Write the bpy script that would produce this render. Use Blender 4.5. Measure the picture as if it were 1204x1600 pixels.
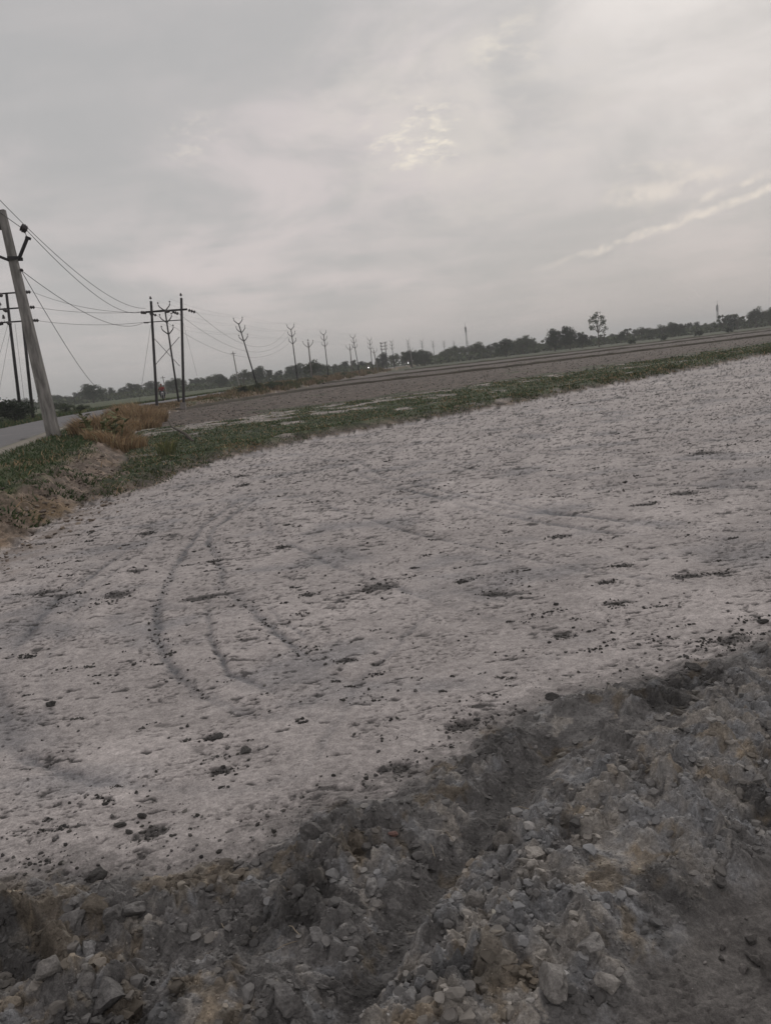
import bpy, bmesh, math, random
import numpy as np
from mathutils import Vector, Matrix

random.seed(7)
rng = np.random.default_rng(7)
scene = bpy.context.scene
COL = scene.collection
for o in list(bpy.data.objects):
    bpy.data.objects.remove(o)

# ---------------------------------------------------------------- camera
CAM_H = 1.75
PITCH, ROLL = math.radians(10.78), math.radians(6.56)
cam_data = bpy.data.cameras.new('camera')
cam = bpy.data.objects.new('camera', cam_data)
COL.objects.link(cam)
fw = Vector((0, math.cos(PITCH), -math.sin(PITCH)))
r0 = Vector((1, 0, 0))
u0 = Vector((0, math.sin(PITCH), math.cos(PITCH)))
up = u0 * math.cos(ROLL) + r0 * math.sin(ROLL)
rt = r0 * math.cos(ROLL) - u0 * math.sin(ROLL)
M = Matrix((rt, up, -fw)).transposed().to_4x4()
M.translation = Vector((0, 0, CAM_H))
cam.matrix_world = M
cam_data.sensor_fit = 'VERTICAL'
cam_data.sensor_height = 36.0
cam_data.lens = 27.0
cam_data.clip_start = 0.05
cam_data.clip_end = 20000
scene.camera = cam

# ---------------------------------------------------------------- render / view
scene.render.engine = 'CYCLES'
scene.cycles.use_denoising = True
scene.cycles.max_bounces = 6
scene.cycles.diffuse_bounces = 3
scene.cycles.transparent_max_bounces = 8
scene.cycles.volume_bounces = 1
scene.view_settings.view_transform = 'Standard'
scene.view_settings.look = 'None'
scene.view_settings.gamma = 1.0
scene.view_settings.exposure = 0.0
scene.view_settings.use_curve_mapping = False

# ---------------------------------------------------------------- world: overcast evening sky
SUN_AZ, SUN_EL = math.radians(24), math.radians(27)
SUN_DIR = Vector((math.sin(SUN_AZ) * math.cos(SUN_EL), math.cos(SUN_AZ) * math.cos(SUN_EL), math.sin(SUN_EL)))
world = bpy.data.worlds.new('World')
scene.world = world
world.use_nodes = True


class NT:
    """tiny node-graph helper"""
    def __init__(s, tree):
        s.t = tree
        s.t.nodes.clear()

    def n(s, kind, **kw):
        nd = s.t.nodes.new(kind)
        for k, v in kw.items():
            setattr(nd, k, v)
        return nd

    def put(s, sock, v):
        if v is None:
            return
        if isinstance(v, bpy.types.NodeSocket):
            s.t.links.new(v, sock)
        else:
            if isinstance(v, (tuple, list)) and sock.type == 'RGBA' and len(v) == 3:
                v = (*v, 1)
            sock.default_value = v

    def math(s, op, a, b=None, c=None, clamp=False):
        nd = s.n('ShaderNodeMath', operation=op, use_clamp=clamp)
        for i, v in enumerate((a, b, c)):
            s.put(nd.inputs[i], v)
        return nd.outputs[0]

    def vec(s, op, a, b=None, scale=None):
        nd = s.n('ShaderNodeVectorMath', operation=op)
        s.put(nd.inputs[0], a)
        s.put(nd.inputs[1], b)
        if scale is not None:
            s.put(nd.inputs['Scale'], scale)
        return nd.outputs['Value'] if op in ('DOT_PRODUCT', 'LENGTH', 'DISTANCE') else nd.outputs[0]

    def comb(s, x, y, z):
        nd = s.n('ShaderNodeCombineXYZ')
        for i, v in enumerate((x, y, z)):
            s.put(nd.inputs[i], v)
        return nd.outputs[0]

    def noise(s, vec, scale, detail=4, rough=0.55, dist=0.0):
        nd = s.n('ShaderNodeTexNoise')
        s.put(nd.inputs['Vector'], vec)
        nd.inputs['Scale'].default_value = scale
        nd.inputs['Detail'].default_value = detail
        nd.inputs['Roughness'].default_value = rough
        nd.inputs['Distortion'].default_value = dist
        return nd.outputs[0]

    def ramp(s, v, lo, hi, a=0.0, b=1.0):
        nd = s.n('ShaderNodeMapRange', interpolation_type='SMOOTHSTEP')
        s.put(nd.inputs[0], v)
        for i, k in enumerate((lo, hi, a, b)):
            s.put(nd.inputs[i + 1], k)
        return nd.outputs[0]

    def mix(s, fac, a, b, mode='MIX'):
        nd = s.n('ShaderNodeMix', data_type='RGBA', blend_type=mode)
        s.put(nd.inputs[0], fac)
        s.put(nd.inputs[6], a)
        s.put(nd.inputs[7], b)
        return nd.outputs[2]


w = NT(world.node_tree)
tc = w.n('ShaderNodeTexCoord').outputs['Generated']
sky = w.n('ShaderNodeTexSky', sky_type='NISHITA')
sky.sun_disc = False
sky.sun_elevation = SUN_EL
sky.sun_rotation = SUN_AZ
sky.air_density = 2.0
sky.dust_density = 1.0
sep = w.n('ShaderNodeSeparateXYZ')
w.put(sep.inputs[0], tc)
X, Y, Z = sep.outputs
zc = w.math('MAXIMUM', Z, 0.025)
px = w.math('DIVIDE', X, w.math('ADD', zc, 0.05))
py = w.math('DIVIDE', Y, w.math('ADD', zc, 0.05))
P = w.comb(px, py, 0.0)
# soft layered stratus
n1 = w.noise(P, 0.75, 5, 0.5, 0.4)
n2 = w.noise(w.vec('ADD', P, (7.3, 2.1, 0)), 1.9, 6, 0.58, 0.6)
n0 = w.noise(w.vec('ADD', P, (3.1, 5.7, 0)), 0.30, 3, 0.5, 0.2)
nd = w.noise(w.vec('ADD', w.vec('MULTIPLY', tc, (1.0, 1.0, 1.9)), (2.0, 1.0, 0.3)), 5.5, 6, 0.55, 0.5)   # cloud masses seen from below
cl = w.math('ADD', w.math('ADD', w.math('MULTIPLY', n1, 0.32), w.math('MULTIPLY', n2, 0.16)), w.math('MULTIPLY', nd, 0.52))
cl = w.ramp(cl, 0.40, 0.58)
grey = w.mix(cl, (4.70, 4.60, 4.66), (6.45, 5.88, 5.86))
grey = w.mix(w.ramp(n0, 0.4, 0.62, 0, 0.5), grey, (4.85, 4.72, 4.72))


def sky_dir(az, el):
    a, e = math.radians(az), math.radians(el)
    return (math.sin(a) * math.cos(e), math.cos(a) * math.cos(e), math.sin(e))


# thicker grey bank high on the left, its edge frayed
bank = w.vec('DISTANCE', tc, sky_dir(-14, 27))
bank = w.math('ADD', bank, w.math('MULTIPLY', w.math('SUBTRACT', nd, 0.5), 0.45))
grey = w.mix(w.ramp(bank, 0.36, 0.18, 0, 0.75), grey, (4.62, 4.55, 4.56))
# light of the veiled sun spreading through the cloud
sd = w.vec('DOT_PRODUCT', tc, tuple(SUN_DIR))
glow = w.math('POWER', w.math('MAXIMUM', sd, 0.0), 34.0)
glow = w.math('MULTIPLY', glow, w.ramp(nd, 0.3, 0.7, 0.55, 1.25))
grey = w.mix(w.math('MULTIPLY', glow, 0.9, clamp=True), grey, (8.4, 8.0, 7.8))


# thin breaks in the cloud, lit warm
def break_mask(az, el, size, lo, hi, scale, off):
    d = w.vec('DISTANCE', w.vec('MULTIPLY', tc, (1, 1, 1.5)), tuple(q * k for q, k in zip(sky_dir(az, el), (1, 1, 1.5))))
    m = w.ramp(d, size, size * 0.2)
    nn = w.noise(w.vec('ADD', w.vec('MULTIPLY', tc, (1, 1, 2.4)), off), scale, 6, 0.62, 0.1)
    nn = w.math('ADD', nn, w.math('MULTIPLY', m, 0.10))
    return w.math('MULTIPLY', m, w.ramp(nn, lo, hi))


b1 = break_mask(5.2, 14.9, 0.095, 0.54, 0.80, 34.0, (3.0, 4.5, 0))
b0 = break_mask(7.5, 15.5, 0.26, 0.44, 0.74, 13.0, (1.3, 4.0, 0))
b2 = break_mask(-10.2, 16.2, 0.06, 0.54, 0.80, 34.0, (2.0, 1.0, 0))
b3 = break_mask(11.6, 19.2, 0.07, 0.54, 0.74, 26.0, (5.0, 1.0, 0))
b4 = break_mask(20.5, 9.8, 0.10, 0.56, 0.82, 18.0, (9.0, 3.0, 0))
b5 = break_mask(27.0, 14.0, 0.16, 0.45, 0.75, 9.0, (4.0, 3.0, 0))
bb = w.math('MAXIMUM', w.math('MAXIMUM', b1, w.math('MULTIPLY', b2, 0.5)), w.math('MAXIMUM', w.math('MULTIPLY', b3, 0.4), w.math('MULTIPLY', b4, 0.35)))
grey = w.mix(w.math('MULTIPLY', b0, 0.45), grey, (7.4, 6.9, 6.4))
grey = w.mix(w.math('MULTIPLY', b5, 0.6), grey, (7.7, 7.3, 7.15))
grey = w.mix(w.math('MULTIPLY', bb, 0.9), grey, (9.3, 8.5, 7.3))


# long thin streaks of high cloud low on the right
def streak(d1, d2, width, scale, off, amount, g_):
    a, b = Vector(d1).normalized(), Vector(d2).normalized()
    nv = a.cross(b).normalized()
    wob = w.math('MULTIPLY', w.math('SUBTRACT', w.noise(w.vec('ADD', tc, off), scale, 5, 0.6), 0.5), 0.03)
    across = w.math('ABSOLUTE', w.math('ADD', w.vec('DOT_PRODUCT', tc, tuple(nv)), wob))
    m = w.ramp(across, width, width * 0.1)
    mid = (a + b) / 2
    m = w.math('MULTIPLY', m, w.ramp(w.vec('DISTANCE', tc, tuple(mid)), (a - b).length * 0.75, (a - b).length * 0.25))
    m = w.math('MULTIPLY', m, w.ramp(w.noise(w.vec('ADD', tc, off), scale * 2.2, 5, 0.65), 0.36, 0.62))
    return w.mix(w.math('MULTIPLY', m, amount), g_, (8.0, 7.3, 6.7))


strk = w.noise(w.vec('MULTIPLY', w.comb(w.math('ADD', px, w.math('MULTIPLY', py, 0.35)), py, 0.0), (0.45, 2.4, 1.0)), 0.8, 5, 0.55, 0.3)
grey = w.mix(w.ramp(strk, 0.50, 0.70, 0, 0.16), grey, (6.6, 6.1, 6.0))
grey = w.mix(w.ramp(strk, 0.46, 0.30, 0, 0.12), grey, (4.5, 4.42, 4.5))
grey = streak((0.255, 0.962, 0.098), (0.50, 0.85, 0.150), 0.0065, 16.0, (1, 2, 3), 0.85, grey)
grey = streak((0.30, 0.94, 0.150), (0.42, 0.89, 0.172), 0.016, 12.0, (4, 2, 1), 0.7, grey)
grey = streak((0.39, 0.91, 0.140), (0.46, 0.88, 0.158), 0.007, 20.0, (2, 6, 1), 0.7, grey)
# murky air low down
low = w.ramp(Z, 0.14, 0.0)
grey = w.mix(w.math('MULTIPLY', low, 0.75), grey, (4.85, 4.68, 4.66))
colr = w.mix(0.97, sky.outputs[0], grey)
bg = w.n('ShaderNodeBackground')
w.put(bg.inputs[0], colr)
bg.inputs[1].default_value = 0.1
wo = w.n('ShaderNodeOutputWorld')
w.t.links.new(bg.outputs[0], wo.inputs[0])

sun_d = bpy.data.lights.new('sun', 'SUN')
sun_d.energy = 0.8
sun_d.angle = math.radians(16)
sun_d.color = (1.0, 0.95, 0.90)
sun = bpy.data.objects.new('sun', sun_d)
COL.objects.link(sun)
sun.rotation_euler = (-SUN_DIR).to_track_quat('-Z', 'Y').to_euler()
sun.location = (0, 0, 60)


# ---------------------------------------------------------------- numpy noise
def h01(ix, iy, seed):
    a = (ix.astype(np.int64) * 374761393 + iy.astype(np.int64) * 668265263 + seed * 2147483647) & 0xFFFFFFFF
    a = ((a ^ (a >> 13)) * 1274126177) & 0xFFFFFFFF
    a = ((a ^ (a >> 16)) * 2246822519) & 0xFFFFFFFF
    a = a ^ (a >> 15)
    return (a & 0xFFFFFF).astype(np.float64) / float(0x1000000)


def perlin(x, y, seed=0):
    xi, yi = np.floor(x), np.floor(y)
    fx, fy = x - xi, y - yi
    sx, sy = fx * fx * fx * (fx * (fx * 6 - 15) + 10), fy * fy * fy * (fy * (fy * 6 - 15) + 10)

    def gr(dx, dy):
        a = h01(xi + dx, yi + dy, seed) * 2 * np.pi
        return np.cos(a) * (fx - dx) + np.sin(a) * (fy - dy)
    a = gr(0, 0) * (1 - sx) + gr(1, 0) * sx
    b = gr(0, 1) * (1 - sx) + gr(1, 1) * sx
    return (a * (1 - sy) + b * sy) * 1.5


def fbm(x, y, seed=0, octv=4, gain=0.5):
    s, a, t = 0.0, 1.0, 0.0
    for i in range(octv):
        s = s + a * perlin(x * 2 ** i + 17.3 * i, y * 2 ** i - 9.1 * i, seed + i)
        t += a
        a *= gain
    return s / t


def worley(x, y, seed=0):
    """F1, F2, cell hashes and offset to the nearest centre"""
    xi, yi = np.floor(x), np.floor(y)
    f1 = np.full(x.shape, 9.0)
    f2 = np.full(x.shape, 9.0)
    cx, cy, ox, oy = (np.zeros(x.shape) for _ in range(4))
    for dx in (-1, 0, 1):
        for dy in (-1, 0, 1):
            gx, gy = xi + dx, yi + dy
            qx = gx + h01(gx, gy, seed)
            qy = gy + h01(gx, gy, seed + 11)
            d = np.hypot(x - qx, y - qy)
            n = d < f1
            f2 = np.where(n, f1, np.minimum(f2, d))
            f1 = np.where(n, d, f1)
            cx, cy = np.where(n, gx, cx), np.where(n, gy, cy)
            ox, oy = np.where(n, x - qx, ox), np.where(n, y - qy, oy)
    return f1, f2, cx, cy, ox, oy


def sstep(x, a, b):
    t = np.clip((x - a) / (b - a), 0, 1)
    return t * t * (3 - 2 * t)


def pdist(x, y, pts):
    """distance to a polyline, signed (positive = left of travel), and arc position"""
    best = np.full(x.shape, 1e9)
    sg = np.zeros(x.shape)
    par = np.zeros(x.shape)
    acc = 0.0
    for (ax, ay), (bx, by) in zip(pts[:-1], pts[1:]):
        dx, dy = bx - ax, by - ay
        L = math.hypot(dx, dy)
        t = np.clip(((x - ax) * dx + (y - ay) * dy) / (L * L), 0, 1)
        ex, ey = x - ax - t * dx, y - ay - t * dy
        d = np.hypot(ex, ey)
        n = d < best
        best = np.where(n, d, best)
        sg = np.where(n, np.sign(dx * (y - ay) - dy * (x - ax)), sg)
        par = np.where(n, acc + t * L, par)
        acc += L
    return best, sg, par


# ---------------------------------------------------------------- layout of the ground (metres)
DUG_EDGE = [(-9, 3.3), (-4, 2.9), (-1.63, 2.66), (-1.1, 2.58), (-0.62, 2.62), (-0.46, 2.86), (-0.14, 2.96), (0.14, 3.10), (0.42, 3.40), (0.68, 3.59),
            (1.41, 3.79), (2.07, 4.05), (4, 4.8), (9, 6.6)]
PATH_EDGE = [(-0.3, 1.2), (0.34, 1.73), (0.45, 1.79), (0.80, 2.09), (1.16, 2.31), (2.4, 2.95), (6, 4.6)]
TOE = [(-3.6, -12), (-4.0, 0), (-4.4, 4), (-4.6, 7), (-4.71, 9.16), (-4.8, 10.5), (-5.0, 12.9), (-5.7, 16.5), (-6.8, 21), (-9.6, 31),
       (-13.4, 46), (-15.6, 58), (-15.3, 64), (-13.6, 75), (-11, 92), (-8, 113), (-5, 138), (-1.5, 158), (6, 205), (15, 260), (38, 420), (70, 640)]
ROAD_R = [(-3.5, -14), (-6.8, 5), (-11.4, 23.6), (-13.9, 33), (-16.5, 46), (-18.8, 58), (-19.5, 68), (-18.9, 78), (-16.6, 92), (-13.5, 113),
          (-10.0, 138), (-7, 158), (0, 205), (9, 260), (32, 420), (64, 640)]
BUND_FRONT = [(-5.0, 13.0), (-4.2, 14.3), (-3.8, 17.2), (-1.9, 20.3), (1.0, 22.5), (4.4, 25.0), (10.6, 30.8), (20.7, 40.2), (48, 62), (150, 140)]
BUND_BACK = [(-13, 34), (-9.0, 35.5), (-4.5, 39), (3.3, 41.5), (11, 46), (22, 53.5), (30, 59.5), (50, 73), (152, 150)]
TRACKS = [  # polyline, half width, strength
    ([(-2.05, 13.0), (-2.35, 9.8), (-2.2, 7.71), (-1.97, 6.13), (-1.74, 5.3), (-1.47, 4.68), (-1.21, 4.26), (-0.80, 3.85), (-0.2, 3.6), (0.35, 3.7)], 0.05, 0.95),
    ([(-1.75, 13.0), (-2.15, 9.4), (-2.05, 8.6), (-1.78, 7.78), (-1.48, 6.49), (-0.94, 5.37), (-0.64, 4.7), (-0.40, 4.27), (0.05, 3.85)], 0.05, 0.95),
    ([(-1.6, 7.2), (-1.5, 5.9), (-1.3, 5.09), (-1.07, 4.51), (-0.72, 4.1), (-0.3, 3.85)], 0.028, 0.75),
    ([(0.5, 5.8), (0.07, 4.89), (-0.26, 4.18), (-0.36, 3.71), (-0.49, 3.22), (-0.51, 2.95)], 0.03, 0.45),
    ([(-2.6, 11.6), (-2.75, 9.0), (-2.6, 7.3), (-2.5, 6.3), (-2.25, 5.0), (-1.7, 4.0)], 0.09, -0.5),
    ([(-0.9, 17.5), (-0.54, 15.43), (0.04, 12.2), (0.86, 10.04), (1.77, 8.1), (2.8, 6.6), (4.0, 5.4)], 0.055, 0.6),
    ([(-0.6, 14.5), (-0.38, 12.93), (0.45, 10.33), (1.13, 8.49), (1.95, 7.1), (3.0, 5.8)], 0.055, 0.6),
    ([(-1.8, 12.0), (-0.9, 9.4), (0.2, 7.2), (1.3, 5.2), (2.0, 4.4)], 0.10, -0.4),
    ([(-1.6, 12.6), (-0.7, 9.9), (0.35, 7.7), (1.5, 5.8), (2.6, 4.7)], 0.045, 0.6),
    ([(-1.9, 11.4), (-1.3, 8.6), (-0.5, 6.8), (0.4, 5.3), (1.2, 4.2)], 0.045, 0.55),
    ([(-1.2, 16.5), (0.1, 10.9), (1.6, 8.2), (3.2, 6.4), (4.4, 5.4)], 0.055, 0.55),
    ([(0.4, 16.0), (1.5, 11.8), (2.9, 9.4), (4.6, 7.6), (6.5, 6.4)], 0.055, 0.55),
    ([(1.0, 18.0), (2.4, 13.5), (4.2, 10.6), (6.5, 8.6)], 0.06, 0.55),
    ([(-3.0, 9.5), (-3.05, 6.6), (-2.75, 5.0), (-2.1, 3.8), (-1.4, 3.2)], 0.06, 0.65),
    ([(-2.85, 9.3), (-2.8, 6.8), (-2.45, 5.0), (-1.8, 3.7)], 0.04, 0.4),
    ([(-1.15, 6.2), (-0.85, 5.4), (-0.5, 4.8)], 0.03, 0.5),
    ([(-2.3, 3.9), (-1.5, 3.35), (-0.8, 3.1), (-0.3, 3.2)], 0.05, 0.4),
]
PATCHES = [(-0.13, 6.0, .20, .16), (2.15, 5.40, .15, .07), (2.38, 5.36, .13, .06), (4.65, 10.87, .30, .25), (-2.47, 6.69, .16, .16), (-1.64, 6.24, .17, .09),
           (-3.31, 7.12, .2, .1), (-3.0, 6.9, .15, .1), (-1.13, 7.95, .10, .12), (-3.04, 9.61, .13, .14), (-2.59, 7.58, .13, .10), (-2.67, 14.58, .16, .2),
           (-2.39, 13.23, .14, .16), (-1.79, 7.65, .10, .07), (-0.71, 6.0, .07, .06), (0.73, 5.52, .12, .06), (1.56, 5.47, .07, .05), (2.73, 7.95, .16, .09),
           (1.8, 5.85, .10, .05), (1.01, 4.51, .10, .06), (1.87, 4.12, .13, .08), (-0.08, 3.13, .1, .06), (-1.01, 3.66, .06, .05), (-0.35, 4.5, .07, .04),
           (-1.09, 2.85, .09, .06), (0.25, 3.45, .10, .07), (1.5, 5.0, .12, .05), (0.55, 5.9, .08, .05), (3.3, 8.3, .2, .12), (1.6, 7.0, .12, .08), (-0.9, 3.3, .08, .04)]


def dug_mask(x, y):
    d, s, _ = pdist(x, y, DUG_EDGE)
    d = np.where(s < 0, d, -d)                       # camera side is positive
    d = d + 0.10 * fbm(x * 4, y * 4, 5, 3) + 0.05 * fbm(x * 14, y * 14, 6, 2)
    return d


def field_specks(x, y):
    """thin dark crumbs where the pale crust has broken"""
    wx = x + 0.06 * fbm(x * 5, y * 5, 30, 2)
    a = fbm(wx * 3.0, y * 6.5, 31, 4, 0.6)
    b = fbm(wx * 9, y * 20, 32, 3, 0.6)
    dens = fbm(x * 0.55, y * 0.55, 33, 3)
    far = sstep(y, 4, 16)
    s = sstep(a * 0.55 + b * 0.75 + 0.22 * dens + 0.10 * far, 0.27, 0.38)
    s2 = sstep(fbm(wx * 20, y * 46, 34, 2, 0.6), 0.20, 0.34) * sstep(fbm(x * 1.6, y * 2.6, 35, 2) + 0.25 * far, -0.15, 0.30)
    c = fbm(wx * 1.7, y * 5.0, 38, 4, 0.62)
    s3 = sstep(c + 0.25 * b + 0.04 * far, 0.36, 0.45) * sstep(y, 2.5, 5)
    m = np.maximum(np.maximum(s, 0.85 * s2), s3)
    for k, (qx, qy, ra, rb) in enumerate(PATCHES):
        near = (np.abs(x - qx) < 3 * ra) & (np.abs(y - qy) < 3 * rb)
        if not near.any():
            continue
        xx, yy = x[near], y[near]
        d = np.hypot((xx - qx) / ra, (yy - qy) / rb)
        v = sstep(d + 0.9 * fbm(xx * 16, yy * 16, 40 + k, 3, 0.7), 1.0, 0.55)
        m[near] = np.maximum(m[near], v)
    return m


def track_mask(x, y):
    m = np.zeros(x.shape)
    near = (np.abs(x) < 8) & (y < 20)
    xx, yy = x[near], y[near]
    tot = np.zeros(xx.shape)
    for pts, hw, st in TRACKS:
        d, s, par = pdist(xx + 0.03 * fbm(xx * 4, yy * 4, 52, 2), yy, pts)
        L = sum(math.dist(a, b) for a, b in zip(pts[:-1], pts[1:]))
        fade = sstep(par, 0, 0.3 * L) * sstep(par, L, 0.75 * L) * np.clip(0.75 + 0.9 * fbm(xx * 0.9, yy * 0.9, 54, 2), 0.15, 1.2)
        g_ = fbm(xx * 10, yy * 10, 51, 4, 0.65)
        g2 = fbm(xx * 32, yy * 32, 53, 2, 0.6)
        core = np.exp(-(d / hw) ** 2)
        v = st * fade * np.clip(core * (0.48 + 0.65 * sstep(g_ + 0.45 * core, 0.05, 0.5) + 0.6 * g2), 0, 1.3)
        v = v - 0.28 * abs(st) * fade * np.exp(-((d - 2.3 * hw) / hw) ** 2) * np.clip(0.7 + g_, 0, 1.2)
        tot = tot + v
    m[near] = tot
    return m


def bump(x, y, cx, cy, rx, ry, rot=0.0):
    c, s = math.cos(rot), math.sin(rot)
    u, v = (x - cx) * c + (y - cy) * s, -(x - cx) * s + (y - cy) * c
    return np.exp(-(u / rx) ** 2 - (v / ry) ** 2)


def ridge(x, y, pts, wdt):
    d, _, _ = pdist(x, y, pts)
    return np.exp(-(d / wdt) ** 2)


def slabs(x, y, size, seed, tilt, lift, crack, crackw):
    """broken ground: tilted plates with open joints"""
    wx = x + 0.25 * size * fbm(x / size * 1.3, y / size * 1.3, seed + 60, 2)
    wy = y + 0.25 * size * fbm(x / size * 1.3, y / size * 1.3, seed + 70, 2)
    f1, f2, cx, cy, ox, oy = worley(wx / size, wy / size, seed)
    a = h01(cx, cy, seed + 3) * 2 * np.pi
    k = tilt * h01(cx, cy, seed + 4)
    m = 1 - np.exp(-((f2 - f1) / crackw) ** 2)
    h = (lift * h01(cx, cy, seed + 5) + k * (np.cos(a) * ox + np.sin(a) * oy) - 0.35 * f1 ** 2) * m - crack * (1 - m)
    return h * size, h01(cx, cy, seed + 6)


def masked_fbm(mask):
    """fbm evaluated only where a kind of ground can show"""
    def f(x, y, *a, **k):
        out = np.zeros(mask.shape)
        out[mask] = fbm(x[mask], y[mask], *a, **k)
        return out
    return f


def terrain(x, y):
    """height, colour and region id of the ground at x, y"""
    x = np.asarray(x, float)
    y = np.asarray(y, float)
    n = x.shape
    # signed distances
    td, ts, _ = pdist(x, y, TOE)
    emb = np.where(ts > 0, td, -td) + 0.25 * fbm(x * 0.9, y * 0.9, 1, 3)     # positive = road side
    rd, rs, _ = pdist(x, y, ROAD_R)
    road = np.where(rs > 0, rd, -rd)                                           # positive = on / beyond the road
    bf, bs, _ = pdist(x, y, BUND_FRONT)
    bfd = np.where(bs > 0, bf, -bf) + 0.25 * fbm(x * 0.8, y * 0.8, 2, 3) + 0.12 * fbm(x * 3, y * 3, 7, 2)
    bfd = np.where((y < 12.5), -5.0, bfd)
    bk, ks, _ = pdist(x, y, BUND_BACK)
    bkd = np.where(ks > 0, bk, -bk) + 3.0 * fbm(x * 0.22, y * 0.22, 3, 4)
    bkd = np.where(y < 20, -5.0, bkd)
    dug = np.where(y < 8, dug_mask(x, np.minimum(y, 9)), -1.0)
    pd, ps, _ = pdist(x, y, PATH_EDGE)
    path = np.where(ps < 0, pd, -pd) + 0.05 * fbm(x * 6, y * 6, 8, 3)

    is_emb = emb > 0
    is_far = (~is_emb) & (bkd > 0)
    is_bund = (~is_emb) & (~is_far) & (bfd > 0)
    is_dug = (~is_emb) & (~is_bund) & (~is_far) & (dug > 0)
    is_path = is_dug & (path > 0)
    is_dug &= ~is_path
    reg = np.zeros(n, int)
    reg[is_dug], reg[is_path], reg[is_bund], reg[is_far], reg[is_emb] = 1, 2, 3, 4, 5

    near = sstep(y, 60, 10)
    z = 0.03 * fbm(x * 0.35, y * 0.35, 9, 3)
    col = np.zeros(n + (3,))
    speck = np.zeros(n)

    # ---- pale crusted field
    fP = masked_fbm((reg <= 2) | (bfd < 0.3))
    m1 = fP(x * 0.6, y * 0.6, 12, 4)
    m2 = fP(x * 2.6, y * 3.4, 13, 3)
    mp = (reg <= 2) | (bfd < 0.3)
    sp = np.zeros(n)
    sp[mp] = field_specks(x[mp], y[mp])
    tr = np.zeros(n)
    tr[mp] = track_mask(x[mp], y[mp])
    pale = np.array((0.372, 0.346, 0.333))
    c = pale[None] * (1 + 0.20 * m1 + 0.22 * m2 + 0.16 * fP(x * 9, y * 14, 14, 3) + 0.22 * fP(x * 28, y * 40, 39, 2))[..., None]
    # furrows left by passes of the tractor, following the bund
    fd = bf + 0.25 * fP(x * 0.4, y * 0.4, 56, 3)
    fur = np.sin(fd * 2 * np.pi / 0.62) * 0.6 + np.sin(fd * 2 * np.pi / 1.9 + 1.0) * 0.5
    fam = sstep(x + 0.25 * y + 2.5 * fP(x * 0.25, y * 0.25, 57, 3), 1.2, 4.0) * np.clip(0.4 + 1.2 * fP(x * 0.5, y * 0.5, 58, 3), 0, 1) * sstep(y, 60, 25)
    c = c * (1 + 0.13 * fur * fam)[..., None]
    moist = sstep(fP(x * 0.8, y * 1.1, 15, 4), 0.05, 0.40)
    c = c * (1 - moist[..., None] * np.array((0.25, 0.225, 0.20)))
    dust = sstep(fP(x * 0.45, y * 0.5, 49, 4), 0.10, 0.42)
    c = c * (1 + 0.16 * dust)[..., None]
    trp = np.clip(tr, 0, 1)[..., None]
    c = c * (1 - trp * np.array((0.58, 0.54, 0.50)))
    c = c * (1 + 0.18 * np.clip(-tr, 0, 1))[..., None]
    spc = np.array((0.050, 0.048, 0.047))
    c = c * (1 - 0.86 * sp[..., None]) + spc * (0.86 * sp[..., None])
    # earth spilled from the dug bank darkens the crust in front of it
    spill = sstep(dug, -0.45, 0.02) * sstep(fP(x * 7, y * 9, 16, 4, 0.65) + 0.75 * sstep(dug, -0.4, 0.05), 0.36, 0.55)
    c = c * (1 - 0.62 * spill[..., None]) + np.array((0.16, 0.152, 0.145)) * 0.62 * spill[..., None]
    col[:] = c
    zf = 0.008 * fP(x * 5, y * 7, 17, 3) + 0.004 * fP(x * 22, y * 28, 18, 2) - 0.022 * np.clip(tr, -0.7, 1) + 0.010 * m2
    zf = zf - 0.010 * sp + 0.02 * sp * np.clip(fP(x * 25, y * 25, 19, 2), 0, 1)
    z = z + (zf + 0.014 * fur * fam) * near

    # ---- dug bank
    k = np.flatnonzero((dug > -0.7).ravel() & (y.ravel() < 8))
    if len(k):
        X_, Y_ = x.ravel()[k], y.ravel()[k]
        D_ = dug.ravel()[k]
        W_ = sstep(D_, -0.05, 0.22) * (1 - sstep(path.ravel()[k], -0.12, 0.06))
        big = 0.085 * ridge(X_, Y_, [(2.3, 3.5), (1.54, 3.08), (0.82, 2.62), (0.42, 2.25), (0.16, 1.93), (0.0, 1.7)], 0.26)
        big += 0.06 * ridge(X_, Y_, [(1.9, 3.85), (1.2, 3.6), (0.8, 3.42)], 0.18)
        big += 0.06 * ridge(X_, Y_, [(-1.8, 2.5), (-1.17, 2.42), (-0.84, 2.47), (-0.62, 2.54)], 0.14)
        big += 0.065 * ridge(X_, Y_, [(0.34, 3.14), (-0.04, 2.76), (-0.36, 2.62), (-0.44, 2.4)], 0.15)
        big -= 0.06 * ridge(X_, Y_, [(0.62, 3.2), (0.36, 2.82), (0.14, 2.5), (-0.02, 2.27), (-0.16, 2.04), (-0.3, 1.8)], 0.085)
        big -= 0.05 * ridge(X_, Y_, [(-0.5, 2.6), (-0.52, 2.35), (-0.75, 2.15), (-1.5, 2.2)], 0.10)
        big -= 0.10 * bump(X_, Y_, 0.55, 2.46, 0.13, 0.09, 0.4)
        big -= 0.08 * bump(X_, Y_, 1.50, 3.62, 0.35, 0.08, 0.45)
        big -= 0.05 * bump(X_, Y_, 0.95, 2.95, 0.16, 0.06, 0.5)
        big += 0.04 * bump(X_, Y_, -0.66, 1.95, 0.2, 0.12)
        big += 0.035 * fbm(X_ * 3.2, Y_ * 3.2, 21, 4, 0.5)
        rough = np.clip(0.62 + 1.3 * fbm(X_ * 2.3, Y_ * 2.3, 22, 3), 0.10, 1.2)
        s1, v1 = slabs(X_, Y_, 0.17, 100, 0.80, 0.50, 0.10, 0.22)
        s2, v2 = slabs(X_, Y_, 0.082, 200, 0.90, 0.60, 0.16, 0.22)
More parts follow.
